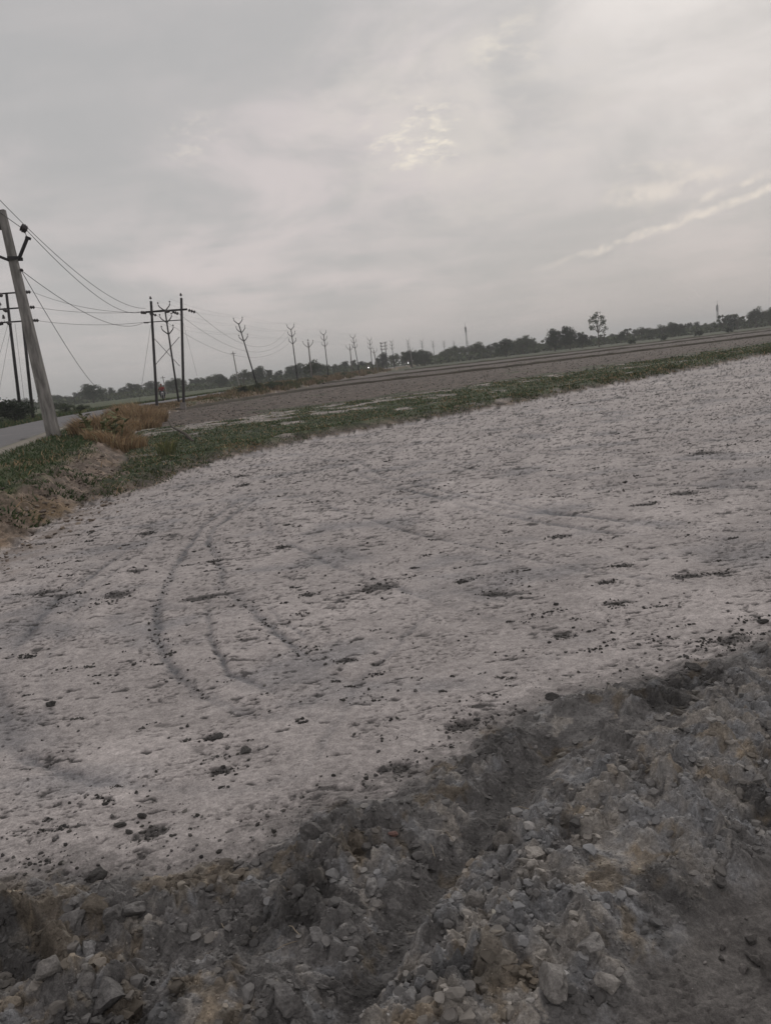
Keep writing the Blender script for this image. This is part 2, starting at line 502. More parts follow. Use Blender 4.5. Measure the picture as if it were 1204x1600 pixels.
        s3, v3 = slabs(X_, Y_, 0.037, 300, 0.95, 0.75, 0.18, 0.24)
        # lumpy silt: rounded lumps meeting in sharp creases, on three scales, over broken plates
        ux = X_ + 0.05 * fbm(X_ * 6, Y_ * 6, 401, 3) + 0.02 * fbm(X_ * 20, Y_ * 20, 402, 2)
        uy = Y_ + 0.05 * fbm(X_ * 6 + 9, Y_ * 6, 403, 3) + 0.02 * fbm(X_ * 20, Y_ * 20 + 5, 404, 2)
        b1_ = np.abs(perlin(ux * 5.2, uy * 6.5, 405))
        b2_ = np.abs(perlin(ux * 12 + 3, uy * 15, 406))
        b3_ = np.abs(perlin(ux * 27, uy * 33 + 7, 407))
        b4_ = np.abs(perlin(ux * 60, uy * 70 + 7, 408))
        lump = 0.068 * b1_ + 0.056 * b2_ * (0.5 + b1_) + 0.029 * b3_ * (0.5 + b2_) + 0.008 * b4_
        GRV = [(0.95, 3.45), (0.62, 3.2), (0.36, 2.82), (0.14, 2.5), (-0.02, 2.27), (-0.16, 2.04), (-0.3, 1.8), (-0.42, 1.6)]
        gsm = 1 - 0.75 * ridge(X_, Y_, GRV, 0.06)
        lump = lump * gsm
        rough = rough * gsm
        big = big - 0.015 * ridge(X_, Y_, GRV, 0.08)
        zz = 0.8 * big - 0.02 + lump * np.clip(rough + 0.25, 0.3, 1.2) + rough * (0.22 * s1 + 0.30 * s2 + 0.30 * s3) + 0.004 * fbm(X_ * 55, Y_ * 55, 23, 3, 0.6)
        edge = 0.02 * sstep(D_, -0.5, 0.0) * np.clip(fbm(X_ * 9, Y_ * 9, 25, 3) + 0.15, 0, 1)
        zr = z.ravel()
        zr[k] = zr[k] * (1 - 0.6 * W_) + zz * W_ + edge
        z = zr.reshape(n)
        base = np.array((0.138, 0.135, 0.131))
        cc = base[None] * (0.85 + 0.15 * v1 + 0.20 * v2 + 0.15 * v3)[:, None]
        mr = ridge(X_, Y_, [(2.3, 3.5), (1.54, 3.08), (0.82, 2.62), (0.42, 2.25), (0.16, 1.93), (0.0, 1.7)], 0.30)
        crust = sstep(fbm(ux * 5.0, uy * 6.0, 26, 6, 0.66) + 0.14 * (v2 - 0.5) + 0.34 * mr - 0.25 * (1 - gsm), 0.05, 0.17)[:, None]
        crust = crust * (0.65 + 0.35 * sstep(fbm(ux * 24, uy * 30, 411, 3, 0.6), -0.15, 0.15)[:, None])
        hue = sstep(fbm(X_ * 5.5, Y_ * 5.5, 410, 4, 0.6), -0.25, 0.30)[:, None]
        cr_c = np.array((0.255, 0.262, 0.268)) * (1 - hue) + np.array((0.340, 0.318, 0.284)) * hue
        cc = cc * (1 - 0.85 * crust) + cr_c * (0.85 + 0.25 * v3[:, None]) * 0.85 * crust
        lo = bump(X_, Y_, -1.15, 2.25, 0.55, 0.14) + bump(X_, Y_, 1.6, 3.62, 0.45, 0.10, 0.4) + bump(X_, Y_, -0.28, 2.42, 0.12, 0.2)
        wet_shade = sstep(fbm(X_ * 2.0 + 4, Y_ * 2.0, 27, 4, 0.6) + 0.25 * lo - 0.15 * mr, 0.12, 0.28)[:, None]  # patchy damp, plus shade of the hollows painted into the soil colour
        cc = cc * (1 - 0.45 * wet_shade)
        # brownish subsoil towards the left
        br = sstep(fbm(X_ * 4.2, Y_ * 4.2 + 3, 28, 5, 0.6) + 0.20 * sstep(X_, -0.2, -1.2), 0.16, 0.34)[:, None]
        cc = cc * (1 - br * np.array((0.0, 0.10, 0.24)))
        groove_shade = ridge(X_, Y_, [(0.62, 3.2), (0.36, 2.82), (0.14, 2.5), (-0.02, 2.27), (-0.16, 2.04), (-0.3, 1.8)], 0.07)[:, None]
        cc = cc * (1 - 0.28 * groove_shade)  # shade along the groove floor, put into the soil colour
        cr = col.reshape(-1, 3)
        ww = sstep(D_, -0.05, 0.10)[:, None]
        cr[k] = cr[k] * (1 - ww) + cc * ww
        pw = (sstep(path.ravel()[k], -0.05, 0.10) * sstep(D_, -0.05, 0.1))[:, None]
        pc = np.array((0.118, 0.112, 0.106)) * (1 + 0.3 * fbm(X_ * 6, Y_ * 6, 29, 4) + 0.4 * sstep(fbm(X_ * 30, Y_ * 30, 30, 3), 0.2, 0.5))[:, None]
        cr[k] = cr[k] * (1 - pw) + pc * pw
        zr = z.ravel()
        zr[k] += pw[:, 0] * (-0.05 + 0.006 * fbm(X_ * 18, Y_ * 18, 36, 3) + 0.02 * fbm(X_ * 3, Y_ * 3, 37, 2))
        z = zr.reshape(n)
        col = cr.reshape(n + (3,))

    # ---- grassy bund and the green strip behind it
    fB = masked_fbm((bfd > -0.2) & ((bkd < 4) | is_emb))
    bw = sstep(bfd, -0.05, 0.35) * (1 - sstep(bkd, -2.2, 0.2))
    crest = np.exp(-((bfd - 0.75) / 0.6) ** 2)
    zb = 0.17 * crest + 0.08 * sstep(bfd, 0, 1) + 0.05 * fB(x * 1.6, y * 1.6, 61, 3) * sstep(bfd, 0.0, 0.6)
    z = z + np.where(is_emb, 0, zb * np.where(bkd > 0, np.exp(-(bkd / 1.5) ** 2), 1.0) * (bfd > -0.05))
    g1 = fB(x * 0.45, y * 0.45, 62, 4, 0.6)
    soil = np.array((0.135, 0.115, 0.098)) * (1 + 0.35 * fB(x * 3, y * 3, 63, 3))[..., None]
    turf = np.array((0.054, 0.072, 0.037)) * (1 + 0.35 * fB(x * 2, y * 2, 64, 3))[..., None]
    bare = sstep(g1 + 0.40 * sstep(bfd, 4.0, 14) - 0.05, 0.20, 0.42)[..., None]
    cb = turf * (1 - bare) + np.array((0.27, 0.250, 0.232)) * (1 + 0.5 * fB(x * 2.4, y * 2.4, 65, 3))[..., None] * bare
    face = sstep(bfd, 0.75, 0.12)[..., None]
    cb = cb * (1 - face) + soil * face
    mb = (sstep(bfd, -0.02, 0.12) * (bkd < 0))[..., None]
    col = col * (1 - mb) + cb * mb

    # ---- ploughed grey fields beyond
    fF = masked_fbm(is_far)
    pf = is_far
    zc = 0.05 * fF(x * 1.5, y * 1.5, 71, 3)
    z = z + np.where(pf, zc * sstep(y, 160, 30), 0)
    cf = np.array((0.108, 0.092, 0.080)) * (1 + 0.22 * fF(x * 0.12, y * 0.2, 72, 3) + 0.3 * fF(x * 1.9, y * 2.4, 73, 3))[..., None]
    gg = sstep(fF(x * 0.22, y * 0.22, 74, 4) + 0.5 * sstep(bkd, 9, 0), 0.28, 0.6)[..., None]
    cf = cf * (1 - 0.85 * gg) + np.array((0.062, 0.076, 0.042)) * 0.85 * gg
    strip = sstep(y, 90, 130)[..., None]
    cf = cf * (1 - strip) + np.array((0.115, 0.100, 0.090)) * (1 + 0.2 * fF(x * 0.05, y * 0.12, 75, 3))[..., None] * strip
    grn = sstep(y + 8 * fF(x * 0.03, y * 0.03, 76, 2), 168, 182)[..., None]
    cf = cf * (1 - grn) + np.array((0.060, 0.070, 0.040)) * (1 + 0.3 * fF(x * 0.1, y * 0.1, 77, 3))[..., None] * grn
    col = np.where(pf[..., None], cf, col)
    speck = np.where(pf, 1.0 * sstep(y, 170, 80), speck)
    speck = np.where(is_bund, 0.6, speck)

    # ---- road embankment
    fE = masked_fbm(emb > -1.2)
    ew = sstep(emb + 0.35 * fE(x * 1.8, y * 1.8, 79, 3), 0.0, 1.2)
    ze = 0.46 * ew + 0.16 * sstep(emb, 1.3, 5.0) + ew * 0.07 * fE(x * 1.3, y * 1.3, 81, 3) + (0.12 * fE(x * 3, y * 3, 82, 4, 0.6) + 0.07 * np.abs(fE(x * 8, y * 8, 78, 3))) * np.exp(-((emb - 0.6) / 0.7) ** 2)
    rflat = sstep(road, -1.6, -0.3) * sstep(road, 7.0, 5.4)
    ze = ze * (1 - rflat) + 0.60 * rflat
    beyond = sstep(road, 5.4, 12.0)
    ze = ze - 0.25 * beyond * (1 - rflat)
    z = np.where(is_emb, z * (1 - ew) + ze, z)
    tan = np.array((0.178, 0.146, 0.120)) * (1 + 0.45 * fE(x * 2.2, y * 2.2, 83, 4) + 0.6 * fE(x * 9, y * 9, 84, 3))[..., None]
    gras = np.array((0.062, 0.078, 0.038)) * (1 + 0.3 * fE(x * 1.5, y * 1.5, 85, 3))[..., None]
    dry = np.array((0.180, 0.130, 0.075)) * (1 + 0.25 * fE(x * 1.2, y * 1.2, 86, 3))[..., None]
    tg = sstep(emb + 0.5 * fE(x * 1.6, y * 1.6, 87, 3), 0.75, 1.35)[..., None]
    ce = tan * (1 - tg) + gras * tg
    dr = (sstep(fE(x * 0.35, y * 0.22, 88, 3) + 0.35 * sstep(y, 22, 45), 0.05, 0.5) * sstep(road, 0.0, -1.0))[..., None]
    ce = ce * (1 - dr * 0.8) + dry * dr * 0.8
    sh = (np.exp(-((road + 0.35) / 0.5) ** 2) + np.exp(-((road - 5.3) / 0.5) ** 2))[..., None]
    ce = ce * (1 - np.clip(sh, 0, 1) * 0.8) + np.array((0.30, 0.275, 0.24)) * np.clip(sh, 0, 1) * 0.8
    bg_ = sstep(road, 5.5, 7.5)[..., None]
    ce = ce * (1 - bg_) + np.array((0.072, 0.088, 0.045)) * (1 + 0.3 * fE(x * 0.25, y * 0.25, 89, 3))[..., None] * bg_
    em = sstep(emb, -0.05, 0.25)[..., None]
    spl = (sstep(emb, -1.0, 0.0) * sstep(fE(x * 3, y * 3, 90, 3), -0.25, 0.25) * (emb <= 0) * (y < 24))[..., None]
    col = col * (1 - 0.65 * spl) + tan * 0.65 * spl
    col = col * (1 - em) + ce * em
    speck = np.where(is_emb, 0.55 * sstep(emb, 3.0, 1.0) * (y < 30), speck)
    return z, np.clip(col, 0.01, 0.9), reg, speck


# one sheet sampled finely near the camera and ever wider apart with distance
NROW, NCOL = 860, 760
dl = np.linspace(math.radians(50), math.radians(0.17), NROW)
yr = CAM_H / np.tan(dl)
yr = np.concatenate([np.array([-14, -6, -2.5, -1, -0.2, 0.4, 0.8, 1.1, 1.3]), yr])
uc = np.linspace(-1, 1, NCOL)
ext = 1 + np.linspace(0.012, 1.0, 34) ** 1.6 * 1.6
uc = np.concatenate([-ext[::-1], uc, ext])
YY = np.repeat(yr[:, None], len(uc), 1)
XX = uc[None] * (0.55 * np.maximum(YY, 0) + 1.0)
ZZ, CC, RR, SS = terrain(XX, YY)


def grid_pos(x, y):
    fi = np.clip(np.interp(y, yr, np.arange(len(yr))), 0, len(yr) - 1.001)
    fj = np.clip(np.interp(x / (0.55 * np.maximum(y, 0) + 1.0), uc, np.arange(len(uc))), 0, len(uc) - 1.001)
    return fi, fj


def ground_z(x, y):
    x, y = np.atleast_1d(np.array(x, float)), np.atleast_1d(np.array(y, float))
    fi, fj = grid_pos(x, y)
    i, j = fi.astype(int), fj.astype(int)
    a, b = fi - i, fj - j
    return (ZZ[i, j] * (1 - b) + ZZ[i, j + 1] * b) * (1 - a) + (ZZ[i + 1, j] * (1 - b) + ZZ[i + 1, j + 1] * b) * a


def ground_colour(x, y):
    fi, fj = grid_pos(np.atleast_1d(np.asarray(x, float)), np.atleast_1d(np.asarray(y, float)))
    return CC[np.round(fi).astype(int), np.round(fj).astype(int)]


def region(x, y):
    fi, fj = grid_pos(np.asarray(x, float), np.asarray(y, float))
    return RR[np.round(fi).astype(int), np.round(fj).astype(int)]


# ---------------------------------------------------------------- materials
def new_mat(name):
    m = bpy.data.materials.new(name)
    m.use_nodes = True
    return m, NT(m.node_tree)


def finish(g, color, rough=0.9, bump_h=None, bump_s=0.3, bump_d=0.02, spec=0.25, metal=0.0, emis=None, estr=0.0, trans=None):
    b = g.n('ShaderNodeBsdfPrincipled')
    g.put(b.inputs['Base Color'], color)
    g.put(b.inputs['Roughness'], rough)
    g.put(b.inputs['Metallic'], metal)
    g.put(b.inputs['Specular IOR Level'], spec)
    if emis is not None:
        g.put(b.inputs['Emission Color'], emis)
        b.inputs['Emission Strength'].default_value = estr
    if bump_h is not None:
        bp = g.n('ShaderNodeBump')
        bp.inputs['Strength'].default_value = bump_s
        bp.inputs['Distance'].default_value = bump_d
        g.put(bp.inputs['Height'], bump_h)
        g.t.links.new(bp.outputs[0], b.inputs['Normal'])
    o = g.n('ShaderNodeOutputMaterial')
    if trans is not None:
        tr = g.n('ShaderNodeBsdfTranslucent')
        g.put(tr.inputs[0], color)
        mx = g.n('ShaderNodeMixShader')
        mx.inputs[0].default_value = trans
        g.t.links.new(b.outputs[0], mx.inputs[1])
        g.t.links.new(tr.outputs[0], mx.inputs[2])
        g.t.links.new(mx.outputs[0], o.inputs[0])
    else:
        g.t.links.new(b.outputs[0], o.inputs[0])
    return b


def soil_material():
    m, g = new_mat('soil')
    at = g.n('ShaderNodeAttribute', attribute_name='soil_colour').outputs['Color']
    sk = g.n('ShaderNodeAttribute', attribute_name='speckle').outputs['Fac']
    pos = g.n('ShaderNodeNewGeometry').outputs['Position']
    f1 = g.noise(pos, 90, 5, 0.65)
    f2 = g.noise(pos, 21, 4, 0.6)
    c = g.mix(1.0, at, g.mix(g.ramp(f1, 0.25, 0.75), (0.72, 0.72, 0.72), (1.25, 1.25, 1.25)), 'MULTIPLY')
    c = g.mix(1.0, c, g.mix(g.ramp(f2, 0.3, 0.7), (0.86, 0.86, 0.86), (1.13, 1.13, 1.13)), 'MULTIPLY')
    # clods of the ploughed fields: pale tops and dark gaps, too far to pick apart
    q = g.noise(pos, 3.4, 5, 0.72)
    kk = g.mix(g.ramp(q, 0.42, 0.60), (0.50, 0.51, 0.52), (1.6, 1.55, 1.5))
    q2 = g.noise(pos, 0.9, 4, 0.6)
    kk = g.mix(1.0, kk, g.mix(g.ramp(q2, 0.35, 0.65), (0.72, 0.73, 0.74), (1.25, 1.23, 1.2)), 'MULTIPLY')
    c = g.mix(sk, c, g.mix(1.0, c, kk, 'MULTIPLY'))
    f3 = g.noise(pos, 260, 3, 0.6)
    c = g.mix(1.0, c, g.mix(g.ramp(f3, 0.3, 0.7), (0.84, 0.84, 0.84), (1.15, 1.15, 1.15)), 'MULTIPLY')
    h = g.math('ADD', g.math('ADD', g.math('MULTIPLY', f1, 0.5), f2), g.math('MULTIPLY', f3, 0.16))
    finish(g, c, 0.92, h, 0.65, 0.012, 0.2)
    return m


def noisy(name, c1, c2, scale=6, rough=0.85, bump_s=0.2, bump_d=0.01, stretch=(1, 1, 1), spec=0.25, metal=0.0, obj=True, per_obj=0.0):
    m, g = new_mat(name)
    tcn = g.n('ShaderNodeTexCoord').outputs['Object' if obj else 'Generated']
    v = g.vec('MULTIPLY', tcn, stretch)
    f = g.noise(v, scale, 5, 0.6)
    c = g.mix(g.ramp(f, 0.3, 0.7), c1, c2)
    if per_obj:
        r = g.n('ShaderNodeObjectInfo').outputs['Random']
        s = g.ramp(r, 0, 1, 1 - per_obj, 1 + per_obj)
        c = g.vec('SCALE', c, None, s)
    finish(g, c, rough, f, bump_s, bump_d, spec, metal)
    return m


def plain_attr(name, attr, rough=0.8, trans=0.0, scale=40, per_obj=0.0):
    m, g = new_mat(name)
    a = g.n('ShaderNodeAttribute', attribute_name=attr).outputs['Color']
    pos = g.n('ShaderNodeNewGeometry').outputs['Position']
    f = g.noise(pos, scale, 3, 0.6)
    c = g.mix(1.0, a, g.mix(f, (0.75, 0.75, 0.75), (1.25, 1.25, 1.25)), 'MULTIPLY')
    if per_obj:
        r = g.n('ShaderNodeObjectInfo').outputs['Random']
        c = g.vec('SCALE', c, None, g.ramp(r, 0, 1, 1 - per_obj, 1 + per_obj))
    finish(g, c, rough, f, 0.15, 0.01, 0.2, trans=trans if trans else None)
    return m


M_SOIL = soil_material()
def clod_mat():
    m, g = new_mat('clod_earth')
    c = g.n('ShaderNodeObjectInfo').outputs['Color']
    pos = g.n('ShaderNodeNewGeometry').outputs['Position']
    f1 = g.noise(pos, 110, 5, 0.65)
    f2 = g.noise(pos, 28, 4, 0.6)
    c = g.mix(1.0, c, g.mix(g.ramp(f1, 0.25, 0.75), (0.74, 0.74, 0.74), (1.24, 1.24, 1.24)), 'MULTIPLY')
    c = g.mix(1.0, c, g.mix(g.ramp(f2, 0.3, 0.7), (0.78, 0.78, 0.78), (1.2, 1.2, 1.2)), 'MULTIPLY')
    finish(g, c, 0.93, g.math('ADD', g.math('MULTIPLY', f1, 0.5), f2), 0.8, 0.012, 0.15)
    return m


M_CLOD = clod_mat()
M_CLOD_DARK = M_CLOD
M_CRUMB = plain_attr('crumb_earth', 'tint', 0.93, scale=60)
M_BRICK = noisy('brick_chip', (0.13, 0.080, 0.070), (0.18, 0.11, 0.095), 30, 0.9)
M_STRAW = noisy('dry_straw', (0.22, 0.19, 0.145), (0.31, 0.27, 0.21), 30, 0.85)
M_GRASS = plain_attr('grass_blade', 'tint', 0.75, 0.25, 3)
M_LEAF = plain_attr('tree_leaf', 'tint', 0.7, 0.25, 2, per_obj=0.25)
M_BARK = noisy('bark', (0.045, 0.038, 0.032), (0.10, 0.085, 0.07), 5, 0.95, 0.5, 0.05, (1, 1, 0.25))
M_CONC = noisy('weathered_concrete', (0.13, 0.126, 0.12), (0.30, 0.29, 0.275), 3.2, 0.9, 0.4, 0.015, (2.2, 2.2, 0.4))
M_MUFF = noisy('muff_concrete', (0.16, 0.15, 0.14), (0.26, 0.245, 0.23), 4.0, 0.92, 0.3, 0.02)
M_STEEL = noisy('dark_steel', (0.020, 0.019, 0.022), (0.042, 0.038, 0.040), 9, 0.6, 0.1, 0.003, (1, 1, 0.3), 0.4, 0.3)
M_STEEL_GREY = noisy('galvanised_steel', (0.075, 0.075, 0.080), (0.12, 0.12, 0.125), 9, 0.55, 0.1, 0.003, (1, 1, 0.3), 0.4, 0.3)
M_PORC = noisy('brown_porcelain', (0.018, 0.014, 0.016), (0.035, 0.026, 0.028), 20, 0.3, 0.02, 0.002, (1, 1, 1), 0.5)
M_WIRE = noisy('aluminium_wire', (0.055, 0.055, 0.058), (0.085, 0.085, 0.088), 20, 0.6, 0.02, 0.001)
M_RUBBER = noisy('tyre_rubber', (0.012, 0.012, 0.013), (0.025, 0.025, 0.026), 30, 0.85)
M_BIKE = noisy('bike_paint', (0.012, 0.012, 0.016), (0.02, 0.02, 0.024), 8, 0.35, 0.01, 0.001, spec=0.5)
M_CHROME = noisy('chrome', (0.35, 0.35, 0.36), (0.45, 0.45, 0.46), 8, 0.3, 0.01, 0.001, metal=0.9)
M_RED = noisy('red_cloth', (0.19, 0.035, 0.035), (0.27, 0.055, 0.05), 12, 0.9, 0.3, 0.02)
M_SHIRT = noisy('pale_cloth', (0.22, 0.22, 0.24), (0.30, 0.30, 0.32), 12, 0.9, 0.3, 0.02)
M_TROUSER = noisy('dark_cloth', (0.03, 0.032, 0.04), (0.05, 0.052, 0.06), 12, 0.9, 0.3, 0.02)
M_SKIN = noisy('skin', (0.16, 0.085, 0.055), (0.20, 0.11, 0.07), 12, 0.6)
M_HAIR = noisy('black_hair', (0.010, 0.009, 0.009), (0.02, 0.018, 0.017), 40, 0.6)


def lamp_mat():
    m, g = new_mat('lit_headlamp')
    finish(g, (0.8, 0.8, 0.8), 0.2, emis=(1.0, 0.98, 0.92), estr=8.0)
    return m


def lens_mat():
    m, g = new_mat('lamp_lens')
    f = g.noise(g.n('ShaderNodeTexCoord').outputs['Object'], 12, 2)
    finish(g, g.mix(f, (0.5, 0.5, 0.52), (0.6, 0.6, 0.62)), 0.12, spec=0.6)
    return m


M_LAMP, M_LENS = lamp_mat(), lens_mat()


def road_mat():
    m, g = new_mat('asphalt')
    pos = g.n('ShaderNodeNewGeometry').outputs['Position']
    f = g.noise(pos, 60, 4, 0.7)
    p = g.noise(pos, 0.7, 4, 0.6)
    c = g.mix(g.ramp(f, 0.3, 0.7), (0.105, 0.104, 0.108), (0.165, 0.163, 0.166))
    c = g.mix(g.ramp(p, 0.45, 0.75, 0, 0.5), c, (0.21, 0.20, 0.19))
    finish(g, c, 0.75, f, 0.3, 0.005, 0.3)
    return m


M_ROAD = road_mat()


# ---------------------------------------------------------------- mesh helpers
def link(name, me, mat=None, parent=None):
    o = bpy.data.objects.new(name, me)
    COL.objects.link(o)
    if mat is not None and me is not None and not me.materials:
        me.materials.append(mat)
    if parent is not None:
        o.parent = parent
    return o


def tag(o, label=None, cat=None, group=None, kind=None):
    for k, v in (('label', label), ('category', cat), ('group', group), ('kind', kind)):
        if v:
            o[k] = v
    return o


def empty(name, loc, label, cat, group=None, rot=(0, 0, 0)):
    o = bpy.data.objects.new(name, None)
    COL.objects.link(o)
    o.location = loc
    o.rotation_euler = rot
    o.empty_display_size = 0.3
    return tag(o, label, cat, group)


def fast_mesh(name, verts, faces, smooth=False, attrs=None):
    """verts (n,3), faces (m,3 or 4) as arrays; attrs: {name: (n,3) colour or (n,) float}"""
    verts = np.asarray(verts, np.float32)
    faces = np.asarray(faces, np.int32)
    me = bpy.data.meshes.new(name)
    me.vertices.add(len(verts))
    me.vertices.foreach_set('co', verts.ravel())
    k = faces.shape[1]
    me.loops.add(faces.size)
    me.loops.foreach_set('vertex_index', faces.ravel())
    me.polygons.add(len(faces))
    me.polygons.foreach_set('loop_start', np.arange(0, faces.size, k, dtype=np.int32))
    me.polygons.foreach_set('loop_total', np.full(len(faces), k, np.int32))
    me.polygons.foreach_set('use_smooth', np.full(len(faces), smooth, bool))
    for an, av in (attrs or {}).items():
        av = np.asarray(av, np.float32)
        if av.ndim == 2:
            a = me.attributes.new(an, 'FLOAT_COLOR', 'POINT')
            a.data.foreach_set('color', np.concatenate([av, np.ones((len(av), 1), np.float32)], 1).ravel())
        else:
            a = me.attributes.new(an, 'FLOAT', 'POINT')
            a.data.foreach_set('value', av)
    me.update(calc_edges=True)
    return me


def frame_of(d):
    d = d.normalized()
    a = Vector((0, 0, 1)) if abs(d.z) < 0.9 else Vector((1, 0, 0))
    u = d.cross(a).normalized()
    return u, d.cross(u).normalized()


class MB:
    def __init__(s):
        s.v, s.f = [], []

    def tube(s, pts, r, seg=8, cap=True):
        pts = [Vector(p) for p in pts]
        rs = r if isinstance(r, (list, tuple)) else [r] * len(pts)
        b0 = len(s.v)
        u = None
        for i, p in enumerate(pts):
            d = (pts[min(i + 1, len(pts) - 1)] - pts[max(i - 1, 0)])
            if u is None:
                u, vv = frame_of(d)
            else:
                d = d.normalized()
                u = (u - d * u.dot(d)).normalized()
                vv = d.cross(u).normalized()
            for k in range(seg):
                a = 2 * math.pi * k / seg
                s.v.append(p + (u * math.cos(a) + vv * math.sin(a)) * rs[i])
        for i in range(len(pts) - 1):
            for k in range(seg):
                a, b = b0 + i * seg + k, b0 + i * seg + (k + 1) % seg
                s.f.append((a, b, b + seg, a + seg))
        if cap:
            s.f.append(tuple(b0 + k for k in reversed(range(seg))))
            s.f.append(tuple(b0 + (len(pts) - 1) * seg + k for k in range(seg)))
        return s

    def bar(s, a, b, wx, wy, wx2=None, wy2=None, side=None):
        """rectangular bar from a to b with bevelled corners"""
        a, b = Vector(a), Vector(b)
        d = (b - a).normalized()
        if side is None:
            u, v = frame_of(d)
        else:
            u = (Vector(side) - d * Vector(side).dot(d)).normalized()
            v = d.cross(u)
        b0 = len(s.v)
        for p, qx, qy in ((a, wx, wy), (b, wx2 or wx, wy2 or wy)):
            c = 0.16 * min(qx, qy)
            for sx, sy in ((qx - c, -qy), (qx, -qy + c), (qx, qy - c), (qx - c, qy), (-qx + c, qy), (-qx, qy - c), (-qx, -qy + c), (-qx + c, -qy)):
                s.v.append(p + u * sx + v * sy)
        for k in range(8):
            s.f.append((b0 + k, b0 + (k + 1) % 8, b0 + 8 + (k + 1) % 8, b0 + 8 + k))
        s.f.append(tuple(b0 + k for k in reversed(range(8))))
        s.f.append(tuple(b0 + 8 + k for k in range(8)))
        return s

    def lathe(s, origin, axis, prof, seg=14):
        o, d = Vector(origin), Vector(axis).normalized()
        u, v = frame_of(d)
        b0 = len(s.v)
        for r, h in prof:
            for k in range(seg):
                a = 2 * math.pi * k / seg
                s.v.append(o + d * h + (u * math.cos(a) + v * math.sin(a)) * max(r, 1e-4))
        for i in range(len(prof) - 1):
            for k in range(seg):
                a, b = b0 + i * seg + k, b0 + i * seg + (k + 1) % seg
                s.f.append((a, b, b + seg, a + seg))
        s.f.append(tuple(b0 + k for k in reversed(range(seg))))
        s.f.append(tuple(b0 + (len(prof) - 1) * seg + k for k in range(seg)))
        return s

    def build(s, name, mat, parent=None, smooth=False, loc=None):
        me = bpy.data.meshes.new(name)
        me.from_pydata([tuple(v) for v in s.v], [], s.f)
        me.update()
        if smooth:
            me.polygons.foreach_set('use_smooth', [True] * len(me.polygons))
        o = link(name, me, mat, parent)
        if loc is not None:
            o.location = loc
        return o


def copy_tree(o, parent=None):
    c = o.copy()
    COL.objects.link(c)
    c.parent = parent
    for ch in list(o.children):
        copy_tree(ch, c)
    return c


def smooth_line(pts, step):
    out = []
    P_ = [Vector((p[0], p[1], 0)) for p in pts]
    P_ = [P_[0] * 2 - P_[1]] + P_ + [P_[-1] * 2 - P_[-2]]
    for i in range(1, len(P_) - 2):
        a, b, c, d = P_[i - 1:i + 3]
        n = max(2, int((c - b).length / step))
        for k in range(n):
            t = k / n
            out.append(0.5 * ((2 * b) + (c - a) * t + (2 * a - 5 * b + 4 * c - d) * t * t + (-a + 3 * b - 3 * c + d) * t ** 3))
    out.append(P_[-2])
    return out


# ================================================================ THE GROUND
nr, nc = XX.shape
V = np.stack([XX, YY, ZZ], -1).reshape(-1, 3)
idx = np.arange(nr * nc).reshape(nr, nc)
F = np.stack([idx[:-1, :-1], idx[:-1, 1:], idx[1:, 1:], idx[1:, :-1]], -1).reshape(-1, 4)
FR = RR[:-1, :-1].ravel()
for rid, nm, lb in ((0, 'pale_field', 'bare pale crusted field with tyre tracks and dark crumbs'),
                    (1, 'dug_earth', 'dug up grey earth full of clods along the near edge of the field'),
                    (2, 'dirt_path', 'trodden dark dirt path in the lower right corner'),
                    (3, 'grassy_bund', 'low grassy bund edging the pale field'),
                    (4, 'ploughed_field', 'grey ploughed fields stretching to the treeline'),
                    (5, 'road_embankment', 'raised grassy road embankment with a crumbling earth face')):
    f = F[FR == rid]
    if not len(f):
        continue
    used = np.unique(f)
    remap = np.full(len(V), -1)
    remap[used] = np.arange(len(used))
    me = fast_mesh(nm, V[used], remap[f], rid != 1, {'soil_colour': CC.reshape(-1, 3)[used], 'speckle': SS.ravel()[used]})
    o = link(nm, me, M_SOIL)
    tag(o, lb, None, None, 'structure')

# far sheet out to the horizon
ang = np.linspace(0, 2 * math.pi, 97)[:-1]
rad = np.array([0.5, 40, 120, 300, 600, 1000, 1800, 3000.])
gv = np.array([(r * math.cos(a), r * math.sin(a), -0.62) for r in rad for a in ang])
gf = np.array([(i * 96 + k, i * 96 + (k + 1) % 96, (i + 1) * 96 + (k + 1) % 96, (i + 1) * 96 + k) for i in range(len(rad) - 1) for k in range(96)])
gf = gf[:, ::-1]
gc = np.tile(np.array((0.075, 0.082, 0.05)), (len(gv), 1))
tag(link('ground', fast_mesh('ground', gv, gf, True, {'soil_colour': gc, 'speckle': np.zeros(len(gv))}), M_SOIL), 'flat farmland running out to the horizon', None, None, 'structure')


# road slab
line = smooth_line(ROAD_R, 3.0)
rv, rf = [], []
prof = [(-0.06, 0.55), (0.0, 0.650), (1.3, 0.672), (2.5, 0.685), (3.7, 0.672), (5.0, 0.650), (5.06, 0.55)]
for i, p in enumerate(line):
    d = (line[min(i + 1, len(line) - 1)] - line[max(i - 1, 0)]).normalized()
    nrm_ = Vector((-d.y, d.x, 0))
    e = 0.10 * math.sin(i * 1.7) + 0.07 * math.sin(i * 4.1)
    for j, (o_, z_) in enumerate(prof):
        q = p + nrm_ * (o_ + (e if j < 2 else 0))
        rv.append((q.x, q.y, z_))
n7 = len(prof)
for i in range(len(line) - 1):
    for k in range(n7 - 1):
        a = i * n7 + k
        rf.append((a, a + n7, a + n7 + 1, a + 1))
tag(link('road', fast_mesh('road', rv, rf, False), M_ROAD), 'narrow grey asphalt road curving away along the embankment', None, None, 'structure')


